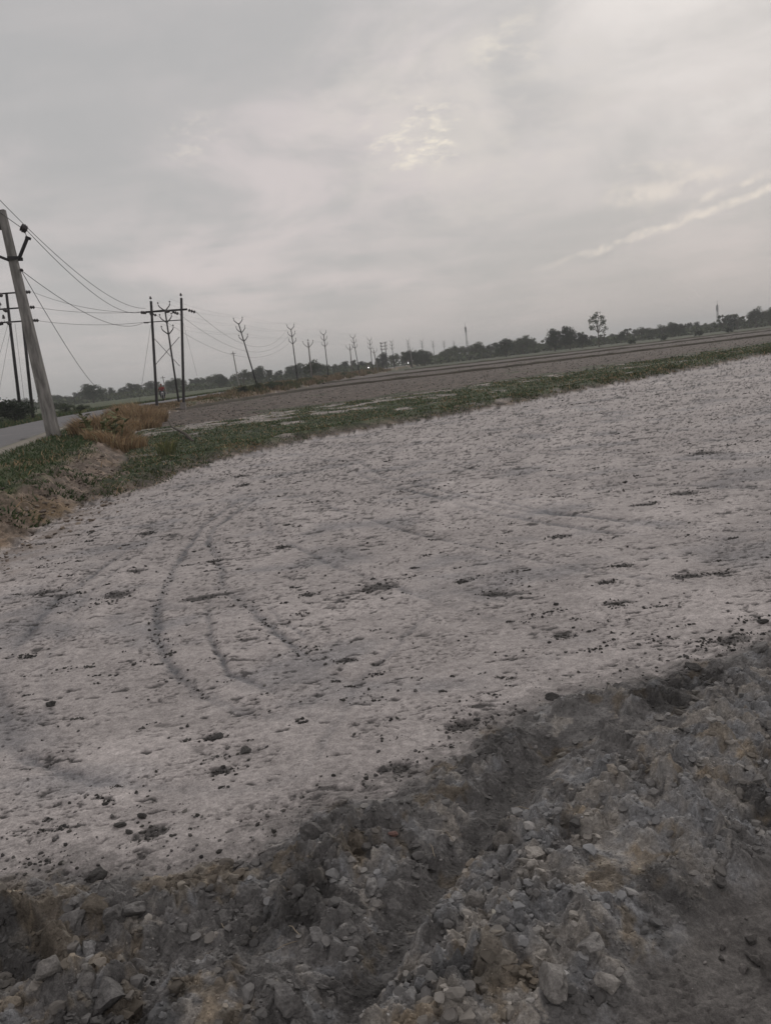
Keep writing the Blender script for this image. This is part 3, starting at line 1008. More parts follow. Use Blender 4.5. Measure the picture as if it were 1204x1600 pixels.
# bunds across the ploughed fields, too fine for the ground sheet at that distance
def far_bund(name, pts, h, wd, label, seed, colour):
    ln = smooth_line(pts, 1.2)
    v, f, c = [], [], []
    r_ = random.Random(seed)
    for i, p in enumerate(ln):
        d = (ln[min(i + 1, len(ln) - 1)] - ln[max(i - 1, 0)]).normalized()
        nv = Vector((-d.y, d.x, 0))
        hh = h * (0.75 + 0.5 * r_.random())
        for o_, z_ in ((-wd, -0.12), (-wd * 0.45, hh * 0.75), (0, hh), (wd * 0.45, hh * 0.8), (wd, -0.12)):
            q = p + nv * (o_ + 0.12 * (r_.random() - 0.5))
            v.append((q.x, q.y, z_ + 0.03 * (r_.random() - 0.5)))
            k = 0.75 + 0.5 * r_.random()
            c.append([colour[0] * k, colour[1] * k, colour[2] * k])
    for i in range(len(ln) - 1):
        for k in range(4):
            a = i * 5 + k
            f.append((a, a + 5, a + 6, a + 1))
    o = link(name, fast_mesh(name, v, f, True, {'soil_colour': np.array(c), 'speckle': np.full(len(v), 0.3)}), M_SOIL)
    tag(o, label, None, None, 'structure')
    return o


far_bund('field_bund', [(-16.6, 60), (-14.3, 67), (-11.5, 75), (-6, 84), (2, 86), (12, 84), (25, 87), (50, 94), (75, 104), (110, 120)], 0.22, 0.5,
         'dark low bund crossing the nearer ploughed field', 3, (0.070, 0.062, 0.048))
far_bund('field_bund', [(-7, 116), (0, 120), (20, 118), (50, 126), (85, 142), (140, 165)], 0.24, 0.55,
         'thin dark bund farther across the ploughed field', 4, (0.072, 0.064, 0.050))
far_bund('field_bund', [(8, 175), (40, 160), (80, 168), (150, 200)], 0.26, 0.7,
         'faint far bund before the green strip', 5, (0.075, 0.075, 0.050))


# ================================================================ CLODS
def clod_mesh(name, seed, sub, mat):
    r_ = np.random.default_rng(seed)
    bm = bmesh.new()
    bmesh.ops.create_icosphere(bm, subdivisions=sub, radius=1.0)
    co = np.array([v.co for v in bm.verts])
    planes = r_.normal(size=(9, 3))
    planes /= np.linalg.norm(planes, axis=1)[:, None]
    cut = r_.uniform(0.36, 0.85, 9)
    for q, k in zip(planes, cut):
        d = co @ q
        over = np.maximum(d - k, 0)
        co = co - over[:, None] * q[None] * 0.92
    co = co * r_.uniform(0.72, 1.25, 3)[None]
    ph, fq = r_.uniform(0, 6.28, 8), r_.normal(0, 3.4, (8, 3))
    lump = sum(np.sin(co @ fq[q] + ph[q]) for q in range(8)) / 8
    co = co * (1 + 0.30 * lump + 0.035 * r_.normal(size=len(co)))[:, None]
    co[:, 2] *= 0.72
    for v, c in zip(bm.verts, co):
        v.co = c
    me = bpy.data.meshes.new(name)
    bm.to_mesh(me)
    bm.free()
    if mat is not None:
        me.materials.append(mat)
    return me


big_meshes = [clod_mesh('earth_clod', 500 + i, 3, M_CLOD) for i in range(12)]
big_dark = [clod_mesh('earth_clod', 540 + i, 3, M_CLOD_DARK) for i in range(5)]


def sample_ground(n, y0, y1, seed):
    r_ = np.random.default_rng(seed)
    d0, d1 = math.atan(CAM_H / y0), math.atan(CAM_H / y1)
    yy = CAM_H / np.tan(r_.uniform(d1, d0, n))
    xx = r_.uniform(-1, 1, n) * (0.55 * yy + 0.9)
    return xx, yy


def place_clod(me, x, y, r, sink, label, group, rs, flat=1.0):
    o = bpy.data.objects.new('earth_clod', me)
    COL.objects.link(o)
    z = float(ground_z(x, y)[0])
    o.location = (x, y, z + r * (0.42 - sink))
    o.scale = (r * rs.uniform(0.85, 1.2), r * rs.uniform(0.8, 1.1), r * flat * rs.uniform(0.75, 1.05))
    o.rotation_euler = (rs.uniform(-.5, .5), rs.uniform(-.5, .5), rs.uniform(0, 6.28))
    dark = me in big_dark
    c = (0.075, 0.073, 0.070) if dark else ground_colour(x, y)[0] * rs.uniform(0.9, 1.15)
    o.color = (*c, 1)
    tag(o, label, 'clod', group)
    return o


rs = random.Random(11)
# largest clods of the dug bank
xx, yy = sample_ground(4000, 1.75, 4.4, 21)
rg = region(xx, yy)
dens = fbm(xx * 2.3, yy * 2.3, 22, 3) + 0.35 * rng.random(len(xx))
gr_ = ridge(xx, yy, [(0.95, 3.45), (0.62, 3.2), (0.36, 2.82), (0.14, 2.5), (-0.02, 2.27), (-0.16, 2.04), (-0.42, 1.6)], 0.07)
ok = np.flatnonzero((rg == 1) & (dens > 0.05) & (gr_ < 0.4))
zz = ground_z(xx[ok[:235]], yy[ok[:235]])
for j, k in enumerate(ok[:235]):
    r = 0.012 + 0.042 * rs.random() ** 2.6
    o = bpy.data.objects.new('earth_clod', rs.choice(big_meshes))
    COL.objects.link(o)
    o.location = (xx[k], yy[k], zz[j] + r * 0.08)
    o.scale = (r * rs.uniform(0.85, 1.3), r * rs.uniform(0.8, 1.1), r * rs.uniform(0.7, 1.05))
    o.rotation_euler = (rs.uniform(-.6, .6), rs.uniform(-.6, .6), rs.uniform(0, 6.28))
    o.color = (*(ground_colour(xx[k], yy[k])[0] * rs.uniform(0.8, 1.12)), 1)
    if xx[k] < -0.45:
        tag(o, 'earth clod in the dug bank at the lower left, left of the groove', 'clod', 'clods left of the groove')
    elif yy[k] > 2.75:
        tag(o, 'earth clod in the far right part of the dug bank under the pale field', 'clod', 'clods at the upper right of the bank')
    else:
        tag(o, 'earth clod on the broad ridge between the groove and the dirt path', 'clod', 'clods on the broad ridge')
# single clods one can point to
for (x, y, r, dk, lb) in ((-1.24, 2.60, 0.045, 1, 'round dark clod alone on pale crust above the left end of the dug bank'),
                          (0.73, 3.62, 0.045, 1, 'dark clod at the tip of the dug bank where the pale field begins'),
                          (-0.98, 1.98, 0.075, 0, 'large smooth pale clod near the lower left corner'),
                          (-0.42, 2.66, 0.070, 0, 'big grey clod leaning on the ridge left of the groove'),
                          (0.93, 1.86, 0.055, 0, 'largest clod of the small heap on the dirt path'),
                          (-0.42, 1.86, 0.065, 0, 'pale clod at the bottom edge left of the groove'),
                          (0.30, 1.80, 0.070, 0, 'grey clod on the bottom edge beside the dirt path')):
    place_clod((big_dark if dk else big_meshes)[rs.randrange(5)], x, y, r, 0.25, lb, None, rs)
for k in range(9):
    place_clod(rs.choice(big_meshes), 0.93 + rs.uniform(-.12, .10), 1.88 + rs.uniform(-.08, .12), rs.uniform(.012, .03), 0.2,
               'small clod in the little heap on the dirt path', 'clods heaped on the dirt path', rs)
for (x, y, lb) in ((-1.25, 2.93, 'left one of three dark clods on the pale field at lower left'), (-1.17, 2.99, 'middle one of three dark clods on the pale field at lower left'),
                   (-1.19, 2.87, 'right one of three dark clods on the pale field at lower left')):
    place_clod(rs.choice(big_dark), x, y, 0.024, 0.2, lb, 'three dark clods on the pale field', rs)
# loose dark clods on the crust
xx, yy = sample_ground(200, 2.7, 11, 23)
zz, rg = ground_z(xx, yy), region(xx, yy)
cnt = 0
for k in range(len(xx)):
    if rg[k] != 0 or cnt >= 38:
        continue
    cnt += 1
    r = 0.008 + 0.028 * rs.random() ** 3
    o = bpy.data.objects.new('earth_clod', rs.choice(big_dark))
    COL.objects.link(o)
    o.location = (xx[k], yy[k], zz[k] + r * 0.2)
    o.scale = (r * 1.2, r, r * 0.8)
    o.rotation_euler = (0, 0, rs.uniform(0, 6.28))
    o.color = (*(np.array((0.075, 0.073, 0.070)) * rs.uniform(0.7, 1.5)), 1)
    tag(o, 'small dark clod lying loose on the pale field', 'clod', 'loose clods on the pale field')
tag(link('brick_fragment', clod_mesh('brick_fragment', 777, 2, M_BRICK)), 'reddish brick chip on the dug earth beside the groove', 'brick chip')
bo = bpy.data.objects['brick_fragment']
bo.location = (-0.11, 2.56, float(ground_z(-0.11, 2.56)[0]) + 0.012)
bo.scale = (0.026, 0.018, 0.018)


def crumbs(name, px_, py_, rr, tint, sub, seed, label, sink=0.25):
    """many small crumbs joined: each a little rough lump on the ground"""
    r_ = np.random.default_rng(seed)
    protos = []
    for i in range(8):
        me = clod_mesh('tmp', seed + i, sub, None)
        v = np.array([q.co for q in me.vertices])
        f = np.array([list(q.vertices) for q in me.polygons])
        protos.append((v, f))
        bpy.data.meshes.remove(me)
    z = ground_z(px_, py_)
    vs, fs, ts, off = [], [], [], 0
    for g in range(8):
        k = np.arange(g, len(px_), 8)
        if not len(k):
            continue
        v, f = protos[g]
        a = r_.uniform(0, 6.28, len(k))[:, None]
        t_ = r_.uniform(-.6, .6, len(k))[:, None]
        q = v[None] * rr[k][:, None, None]
        c, s = np.cos(a), np.sin(a)
        q = np.stack([q[..., 0] * c - q[..., 1] * s, q[..., 0] * s + q[..., 1] * c, q[..., 2] + t_ * q[..., 0] * 0.5], -1)
        q = q + np.stack([px_[k], py_[k], z[k] + rr[k] * (0.45 - sink)], -1)[:, None]
        vs.append(q.reshape(-1, 3))
        fs.append((f[None] + (off + np.arange(len(k)) * len(v))[:, None, None]).reshape(-1, 3))
        ts.append(np.repeat(tint[k], len(v), 0))
        off += len(k) * len(v)
    o = link(name, fast_mesh(name, np.concatenate(vs), np.concatenate(fs), False, {'tint': np.concatenate(ts)}), M_CRUMB)
    tag(o, label, None, None, 'stuff')
    return o


def tints(n, seed, base, spread):
    r_ = np.random.default_rng(seed)
    k = np.exp(r_.normal(0, spread, n))
    t = np.array(base)[None] * k[:, None]
    t[:, 2] *= r_.uniform(0.94, 1.02, n)
    return np.clip(t, 0.03, 0.4)


xx, yy = sample_ground(8200, 1.6, 4.6, 31)
rg = region(xx, yy)
d_ = fbm(xx * 2.3, yy * 2.3, 22, 3) + 0.5 * rng.random(len(xx))
gr_ = ridge(xx, yy, [(0.95, 3.45), (0.62, 3.2), (0.36, 2.82), (0.14, 2.5), (-0.02, 2.27), (-0.16, 2.04), (-0.42, 1.6)], 0.06)
ok = (rg == 1) & (d_ > 0.05) & (gr_ < 0.45)
n = ok.sum()
crumbs('loose_clods', xx[ok], yy[ok], 0.005 + 0.022 * rng.random(n) ** 3, np.clip(ground_colour(xx[ok], yy[ok]) * np.exp(rng.normal(-0.10, 0.20, n))[:, None], 0.03, 0.4), 2, 900, 'small loose clods covering the dug earth', 0.25)
xx, yy = sample_ground(17000, 1.6, 4.6, 32)
rg = region(xx, yy)
ok = (rg == 1) | ((rg == 2) & (rng.random(len(xx)) < 0.12))
n = ok.sum()
crumbs('earth_crumbs', xx[ok], yy[ok], 0.0022 + 0.006 * rng.random(n) ** 2, np.clip(ground_colour(xx[ok], yy[ok]) * np.exp(rng.normal(0.0, 0.25, n))[:, None], 0.03, 0.4), 1, 930, 'fine crumbs of earth between the clods', 0.2)
# crumbs spilled on the crust near the bank and scattered over the field
xx, yy = sample_ground(16000, 2.4, 26, 33)
rg = region(xx, yy)
dk = dug_mask(xx, yy)
sp_ = field_specks(xx, yy)
ok = (rg == 0) & ((rng.random(len(xx)) < 0.10 * sstep(fbm(xx * 0.9, yy * 0.7, 47, 3), -0.05, 0.4)) | (rng.random(len(xx)) < 0.75 * sp_) | (rng.random(len(xx)) < 0.75 * sstep(dk, -0.45, 0.0)))
n = ok.sum()
crumbs('field_crumbs', xx[ok], yy[ok], (0.003 + 0.012 * rng.random(n) ** 3) * (0.8 + 0.07 * yy[ok]), tints(n, 3, (0.095, 0.091, 0.088), 0.45), 1, 960, 'dark crumbs scattered over the pale crusted field', 0.25)

# ragged dark clusters where the crust is broken up
r_ = np.random.default_rng(35)
CL = [(a_, b_, c_, d_, 70) for a_, b_, c_, d_ in PATCHES]
for pts, hw, st in TRACKS[:2]:
    for q in smooth_line(pts[2:7], 0.12):
        CL.append((q.x, q.y, hw, 0.08, 5))
qx_, qy_ = sample_ground(1700, 2.7, 36, 36)
for a_, b_ in zip(qx_, qy_):
    if r_.random() > 0.12 + 1.6 * float(fbm(np.array([a_ * 0.7]), np.array([b_ * 0.55]), 48, 3)[0] + 0.12):
        continue
    z_ = (0.02 + 0.11 * r_.random() ** 3) * (0.55 + 0.085 * b_)
    CL.append((a_, b_, z_ * 1.6, z_ * 0.7, int(5 + 30 * r_.random() ** 2)))
px_, py_, pr_ = [], [], []
for a_, b_, c_, d_, n_ in CL:
    px_.append(a_ + r_.normal(0, 0.55, n_) * c_)
    py_.append(b_ + r_.normal(0, 0.55, n_) * d_)
    pr_.append((0.003 + 0.013 * r_.random(n_) ** 3) * (0.6 + 0.085 * b_))
px_, py_, pr_ = np.concatenate(px_), np.concatenate(py_), np.concatenate(pr_)
ok = region(px_, py_) == 0
crumbs('broken_crust', px_[ok], py_[ok], pr_[ok], tints(ok.sum(), 4, (0.060, 0.058, 0.056), 0.35), 1, 990, 'ragged dark clusters of broken crust on the pale field', 0.3)
# crumbling face of the embankment
n = 2600
yy = r_.uniform(5.5, 20, n)
xx = np.interp(yy, [p[1] for p in TOE], [p[0] for p in TOE]) - r_.normal(0.35, 0.5, n)
ok = r_.random(n) < 0.25 + sstep(fbm(xx * 1.4, yy * 1.4, 45, 3), -0.1, 0.4)
n = ok.sum()
crumbs('bank_crumbs', xx[ok], yy[ok], 0.012 + 0.05 * r_.random(n) ** 3, tints(n, 5, (0.160, 0.134, 0.112), 0.3), 1, 1020, 'brown crumbs and lumps on the crumbling embankment face', 0.3)

# clods of the ploughed field, too many and too far to pick apart
n = 15000
yy = 31 * (125 / 31.0) ** r_.random(n)
xx = r_.uniform(-0.26, 0.56, n) * yy
cl_ = fbm(xx * 0.3, yy * 0.3, 46, 3)
ok = (region(xx, yy) == 4) & (r_.random(n) < 0.55 + 1.2 * cl_)
n = ok.sum()
crumbs('ploughed_clods', xx[ok], yy[ok], (0.02 + 0.055 * r_.random(n) ** 2) * (0.8 + 0.004 * yy[ok]), tints(n, 6, (0.100, 0.087, 0.077), 0.32), 1, 1050, 'small clods turned up over the grey ploughed field', 0.25)

# straw bits in the dug earth
straw = MB()
straw.tube([(-0.5, 0, 0), (-0.15, 0.03, 0.05), (0.2, -0.02, 0.06), (0.5, 0.03, 0.0)], [0.022, 0.026, 0.024, 0.014], 5)
sproto = straw.build('straw_stalk', M_STRAW)
for j, (x, y) in enumerate([(0.03, 2.52), (0.10, 2.60), (-0.46, 2.12), (-0.44, 2.16), (0.40, 2.70), (-0.70, 2.28), (0.7, 2.3)]):
    o = sproto if j == 0 else sproto.copy()
    if j:
        COL.objects.link(o)
    L = rs.uniform(0.04, 0.085)
    o.location = (x, y, float(ground_z(x, y)[0]) + 0.012)
    o.scale = (L, L, L)
    o.rotation_euler = (rs.uniform(-.3, .3), rs.uniform(-.5, .5), rs.uniform(0, 3.14))
    tag(o, 'short pale straw stalk lying in the dug earth', 'straw', 'straw stalks in the dug earth')


# ================================================================ GRASS
def blades(name, x, y, h, wd, tint, seed, label, lean=0.5, zoff=-0.02, mat=None):
    r_ = np.random.default_rng(seed)
    n = len(x)
    z = ground_z(x, y) + zoff
    a = r_.uniform(0, 2 * np.pi, n)
    b = r_.uniform(0, 2 * np.pi, n)
    ln = h * r_.uniform(0.05, lean, n)
    wx, wy = np.cos(a) * wd, np.sin(a) * wd
    lx, ly = np.cos(b) * ln, np.sin(b) * ln
    p0 = np.stack([x - wx, y - wy, z], 1)
    p1 = np.stack([x + wx, y + wy, z], 1)
    p2 = np.stack([x + wx * .7 + lx * .35, y + wy * .7 + ly * .35, z + h * .6], 1)
    p3 = np.stack([x - wx * .7 + lx * .35, y - wy * .7 + ly * .35, z + h * .6], 1)
    p4 = np.stack([x + lx, y + ly, z + h], 1)
    v = np.stack([p0, p1, p2, p3, p4], 1).reshape(-1, 3)
    i = np.arange(n) * 5
    f = np.concatenate([np.stack([i, i + 1, i + 2], 1), np.stack([i, i + 2, i + 3], 1), np.stack([i + 3, i + 2, i + 4], 1)])
    t = np.repeat(tint, 5, 0)
    o = link(name, fast_mesh(name, v, f, False, {'tint': t}), mat or M_GRASS)
    tag(o, label, None, None, 'stuff')
    return o


def mix_tint(n, seed, cols, spread=0.25):
    r_ = np.random.default_rng(seed)
    c = np.array(cols)[r_.integers(0, len(cols), n)]
    return np.clip(c * np.exp(r_.normal(0, spread, n))[:, None], 0.012, 0.5)


GREENS = [(0.046, 0.078, 0.032), (0.060, 0.090, 0.038), (0.040, 0.066, 0.031), (0.080, 0.092, 0.044)]
DRYS = [(0.33, 0.235, 0.14), (0.26, 0.185, 0.11), (0.40, 0.30, 0.185), (0.20, 0.145, 0.09)]

# bund and green strip
r_ = np.random.default_rng(41)
N = 170000
cp = smooth_line(BUND_FRONT[:9], 0.25)
ci = (r_.random(N) ** 1.25 * (len(cp) - 2)).astype(int)
off = r_.random(N) ** 1.2 * 17
xx = np.array([p.x for p in cp])[ci] - 0.45 * off + r_.normal(0, 0.4, N)
yy = np.array([p.y for p in cp])[ci] + 0.89 * off + r_.normal(0, 0.4, N)
rg = region(xx, yy)
bf, bs, _ = pdist(xx, yy, BUND_FRONT)
g1 = fbm(xx * 0.45, yy * 0.45, 62, 4, 0.6) + 0.40 * sstep(bf, 4.0, 14) - 0.05
keep = (rg == 3) & (r_.random(N) < np.where(bf < 0.25, 0.25, 1 - 0.93 * sstep(g1, 0.17, 0.38)))
xx, yy, bf = xx[keep], yy[keep], bf[keep]
# extra density on the crest of the bund
N2 = 60000
t = r_.random(N2) ** 1.3
ci = (t * (len(cp) - 2)).astype(int)
cx = np.array([p.x for p in cp])[ci]
cy = np.array([p.y for p in cp])[ci]
cx = cx + r_.normal(0, 0.45, N2) - 0.45
cy = cy + r_.normal(0, 0.45, N2) + 0.55
rg = region(cx, cy)
clump = fbm(cx * 0.7, cy * 0.7, 66, 3)
k2 = (rg == 3) & (r_.random(N2) < 0.35 + 1.4 * clump)
xx, yy = np.concatenate([xx, cx[k2]]), np.concatenate([yy, cy[k2]])
n = len(xx)
hh = (0.025 + 0.065 * r_.random(n) ** 2) * (1 + 0.5 * np.clip(fbm(xx * 0.6, yy * 0.6, 67, 2), -0.6, 1))
tn = mix_tint(n, 42, GREENS, 0.32) * np.clip(1 + 0.5 * fbm(xx * 0.5, yy * 0.5, 69, 3), 0.6, 1.4)[:, None]
hh = np.where(r_.random(n) < 0.03, hh * 2.6, hh)
dryk = r_.random(n) < 0.16 + 0.5 * sstep(fbm(xx * 0.5, yy * 0.5, 68, 3), 0.2, 0.5)
tn[dryk] = mix_tint(dryk.sum(), 43, DRYS)
blades('bund_grass', xx, yy, hh, 0.006 + 0.0004 * yy, tn, 44, 'short green grass over the low bund and the strip behind it', 2.2)

# embankment
N = 110000
yy = r_.uniform(6, 62, N)
xx = -4.5 - (yy - 6) * 0.20 - r_.uniform(-1.5, 8, N) * (0.6 + yy / 40)
rg = region(xx, yy)
td, ts, _ = pdist(xx, yy, TOE)
rd, rsn, _ = pdist(xx, yy, ROAD_R)
onroad = (rsn > 0) | (rd < 0.75)
emb = td + 0.5 * fbm(xx * 1.6, yy * 1.6, 87, 3)
pr_ = sstep(emb, 0.55, 1.3) * (0.55 + 0.8 * np.clip(fbm(xx * 0.9, yy * 0.9, 91, 3) + 0.3, 0, 1))
keep = (rg == 5) & (~onroad) & (r_.random(N) < pr_ + 0.12 * sstep(fbm(xx * 1.1, yy * 1.1, 92, 2), 0.1, 0.4))
xx, yy, td = xx[keep], yy[keep], td[keep]
n = len(xx)
dd = sstep(fbm(xx * 0.35, yy * 0.22, 88, 3) + 0.35 * sstep(yy, 22, 45), 0.12, 0.5)
isdry = r_.random(n) < 0.05 + 0.4 * dd
tn = mix_tint(n, 46, GREENS)
tn[isdry] = mix_tint(isdry.sum(), 47, DRYS)
hh = (0.05 + 0.11 * r_.random(n) ** 2) * np.where(isdry, 1.25, 1.0)
blades('embankment_grass', xx, yy, hh, 0.006 + 0.0004 * yy, tn, 48, 'green and drying grass on top of the road embankment', 2.0)

# dry verge along the road beyond the twin-leg pole
N = 60000
vp = smooth_line(TOE[10:19], 0.5)
ci = r_.integers(0, len(vp) - 1, N)
xx = np.array([p.x for p in vp])[ci] - r_.random(N) ** 0.8 * 4.2
yy = np.array([p.y for p in vp])[ci] + r_.normal(0, 0.8, N)
rd, rsn, _ = pdist(xx, yy, ROAD_R)
cl_ = fbm(xx * 0.3, yy * 0.16, 93, 3)
keep = ~((rsn > 0) | (rd < 0.3)) & (r_.random(N) < 0.45 + 1.2 * cl_)
xx, yy, cl_ = xx[keep], yy[keep], cl_[keep]
n = len(xx)
gk = r_.random(n) < sstep(fbm(xx * 0.25, yy * 0.08, 94, 3), -0.15, 0.35)
tn = mix_tint(n, 49, [(0.19, 0.145, 0.090), (0.15, 0.11, 0.07), (0.23, 0.18, 0.115)])
tn[gk] = mix_tint(gk.sum(), 50, [(0.085, 0.090, 0.042), (0.11, 0.105, 0.05), (0.065, 0.075, 0.038)])
hh = (0.25 + 0.55 * r_.random(n) ** 1.5) * (0.7 + 0.9 * np.clip(cl_ + 0.2, 0, 0.8))
hh = hh * (0.30 + 0.70 * sstep(yy, 74, 92))
blades('verge_grass', xx, yy, hh, 0.02 + 0.0003 * yy, tn, 51, 'tall dry grass and weeds along the road verge', 0.6)

# rough green field left of the road
N = 26000
yy = r_.uniform(26, 110, N)
rp = smooth_line(ROAD_R, 1.0)
rxs = np.interp(yy, [p.y for p in rp], [p.x for p in rp])
xx = rxs - 5.6 - r_.random(N) ** 1.5 * 28
n = N
tn = mix_tint(n, 52, GREENS + [(0.13, 0.12, 0.06)])
blades('field_grass', xx, yy, 0.10 + 0.25 * r_.random(n) ** 2, 0.02 + 0.0004 * yy, tn, 53, 'low green growth in the field left of the road', 0.8)


# dry tussocks and leafy weed beside the concrete pole
def tussock(x, y, n, rad_, h, seed, label, cols, cat='grass tussock', group=None, name='dry_grass_tussock'):
    r2 = np.random.default_rng(seed)
    a, q = r2.uniform(0, 6.28, n), np.sqrt(r2.random(n)) * rad_
    bx, by = np.cos(a) * q, np.sin(a) * q
    zb = ground_z(x + bx, y + by) - ground_z(x, y)[0] - 0.03
    hh = h * (0.45 + 0.55 * r2.random(n)) * (1 - 0.35 * (q / rad_) ** 2)
    out = 0.25 + 0.55 * r2.random(n) + (0.9 * r2.random(n) if h < 0.25 else 0)
    ex, ey = bx + np.cos(a + r2.normal(0, .7, n)) * hh * out, by + np.sin(a + r2.normal(0, .7, n)) * hh * out
    b = r2.uniform(0, 6.28, n)
    wd = 0.010 + 0.006 * r2.random(n)
    wx, wy = np.cos(b) * wd, np.sin(b) * wd
    def L(t, zt):
        return bx + (ex - bx) * t, by + (ey - by) * t, zb + hh * zt
    x1, y1, z1 = L(0, 0); x2, y2, z2 = L(0.35, 0.62); x3, y3, z3 = L(1, 0.95)
    v = np.stack([np.stack([x1 - wx, y1 - wy, z1], 1), np.stack([x1 + wx, y1 + wy, z1], 1), np.stack([x2 + wx, y2 + wy, z2], 1),
                  np.stack([x2 - wx, y2 - wy, z2], 1), np.stack([x3, y3, z3], 1)], 1).reshape(-1, 3)
    i = np.arange(n) * 5
    f = np.concatenate([np.stack([i, i + 1, i + 2], 1), np.stack([i, i + 2, i + 3], 1), np.stack([i + 3, i + 2, i + 4], 1)])
    o = link(name, fast_mesh(name, v, f, False, {'tint': np.repeat(mix_tint(n, seed + 1, cols, 0.22), 5, 0)}), M_GRASS)
    o.location = (x, y, ground_z(x, y)[0])
    return tag(o, label, cat, group)


tussock(-10.2, 29.0, 1500, 1.1, 0.95, 61, 'tall russet dry grass tussock just right of the concrete pole', DRYS)
tussock(-8.1, 24.2, 900, 0.9, 0.65, 62, 'drooping brown grass tussock on the embankment edge below the leafy weed', DRYS)
tussock(-13.3, 44.0, 1500, 1.6, 1.2, 63, 'big orange-brown grass tussock where the road disappears', DRYS)
tussock(-14.6, 49.5, 1300, 1.4, 1.15, 64, 'brown grass tussock behind the big orange-brown one', DRYS)
tussock(-11.4, 37.5, 900, 1.1, 0.75, 65, 'low tan grass tussock between the leafy weed and the road bend', DRYS)
tussock(-5.6, 20.5, 70, 0.22, 0.7, 67, 'wispy yellow-green grass spray at the left end of the green strip', [(0.15, 0.155, 0.065), (0.10, 0.115, 0.05)])
tussock(-5.5, 8.6, 200, 0.45, 0.15, 68, 'dark green grass clump on the crumbling bank at the left edge', GREENS)
tussock(-5.35, 11.0, 220, 0.45, 0.13, 69, 'green grass clump hanging over the crumbling bank face', GREENS)
tussock(-5.7, 13.4, 300, 0.5, 0.13, 70, 'green clump at the top of the bank corner', GREENS)
tussock(-6.0, 15.4, 360, 0.55, 0.14, 71, 'dark green clump on the embankment edge left of the bund', GREENS)

weed = empty('leafy_weed', (-9.15, 26.2, float(ground_z(-9.15, 26.2)[0])), 'leafy yellow-green weed with broad leaves amid the dry grass', 'plant')
st_ = MB()
leafv, leaff, leaft = [], [], []
rw = random.Random(5)
leaf_id = 0
LEAF = MB()
LEAF.v = [Vector(p) for p in ((0, 0, 0), (0.045, 0.05, 0.012), (0.055, 0.11, 0.014), (0.03, 0.17, 0.004), (0, 0.2, -0.012), (-0.03, 0.17, 0.004), (-0.055, 0.11, 0.014), (-0.045, 0.05, 0.012), (0, 0.1, 0))]
LEAF.f = [(8, k, k + 1) for k in range(7)] + [(8, 7, 0)]
leaf_me = None
M_WEED = noisy('weed_leaf', (0.10, 0.12, 0.05), (0.20, 0.20, 0.10), 5, 0.7, 0.1, 0.004, per_obj=0.3)
for s_i in range(11):
    a, q = rw.uniform(0, 6.28), rw.uniform(0, 0.55)
    b0_ = Vector((math.cos(a) * q, math.sin(a) * q, -0.05))
    top = b0_ + Vector((math.cos(a) * 0.25, math.sin(a) * 0.25, rw.uniform(0.6, 1.1)))
    mid = (b0_ + top) / 2 + Vector((rw.uniform(-.05, .05), rw.uniform(-.05, .05), 0.05))
    sb = MB().tube([b0_, mid, top], [0.016, 0.012, 0.006], 6).build('stem', M_WEED, weed)
    for k in range(9):
        t_ = 0.25 + 0.75 * k / 8
        p = b0_.lerp(top, t_)
        if leaf_me is None:
            lo = LEAF.build('leaf', M_WEED, weed)
            leaf_me = lo.data
        else:
            lo = link('leaf', leaf_me, None, weed)
        lo.location = p
        s = rw.uniform(0.9, 1.5)
        lo.scale = (s, s, s)
        lo.rotation_euler = (rw.uniform(-.2, .8), rw.uniform(-.4, .4), rw.uniform(0, 6.28))

# dead stick leaning from the verge to the field
stk = MB()
zs1, zs2 = float(ground_z(-5.7, 24.0)[0]), float(ground_z(-12.0, 45.0)[0])
stk.tube([(-5.75, 24.3, zs1 - 0.02), (-6.5, 26.6, 0.18), (-8.2, 31.5, 0.24), (-10.2, 38.5, 0.33), (-11.4, 43.0, zs2 + 0.12)], [0.05, 0.05, 0.035, 0.028, 0.018], 7)
tag(stk.build('fallen_branch', M_BARK), 'long thin dark branch lying across the corner of the grey field', 'branch')


# ================================================================ POLES
def zrow(x, y):
    return float(ground_z(x, y)[0])


def pin_insulator(parent, base, h=0.28, r=0.075, name='insulator'):
    b = Vector(base)
    m = MB()
    m.lathe(b, (0, 0, 1), [(0.012, 0), (0.012, h * .45), (r * .7, h * .47), (r, h * .56), (r * .55, h * .64), (r * .85, h * .72), (r * .45, h * .82), (r * .5, h * .9), (r * .3, h)], 12)
    return m.build(name, M_PORC, parent, True)


def strain_insulator(parent, a, b, r=0.085, n=3, name='strain_insulator'):
    a, b = Vector(a), Vector(b)
    L = (b - a).length
    pr = [(0.012, 0), (0.012, L * .08)]
    for k in range(n):
        t0 = L * (.1 + .8 * k / n)
        w_ = L * .8 / n
        pr += [(0.03, t0), (r, t0 + w_ * .35), (r * .8, t0 + w_ * .6), (0.035, t0 + w_ * .9)]
    pr += [(0.012, L * .92), (0.012, L)]
    return MB().lathe(a, b - a, pr, 12).build(name, M_PORC, parent, True)


# --- leaning concrete pole by the road
CP = Vector((-11.77, 28.5, 0.0))
CP.z = zrow(CP.x, CP.y)
cpole = empty('concrete_pole', CP, 'thick pale concrete power pole by the road with a V shaped steel arm', 'power pole')
top = Vector((-12.06, 28.5, 8.5)) - CP
bot = Vector((0.02, 0, -0.5))
MB().bar(bot, top, 0.215, 0.19, 0.115, 0.10, (1, 0, 0)).build('shaft', M_CONC, cpole)


def on(t):
    return bot.lerp(top, t)


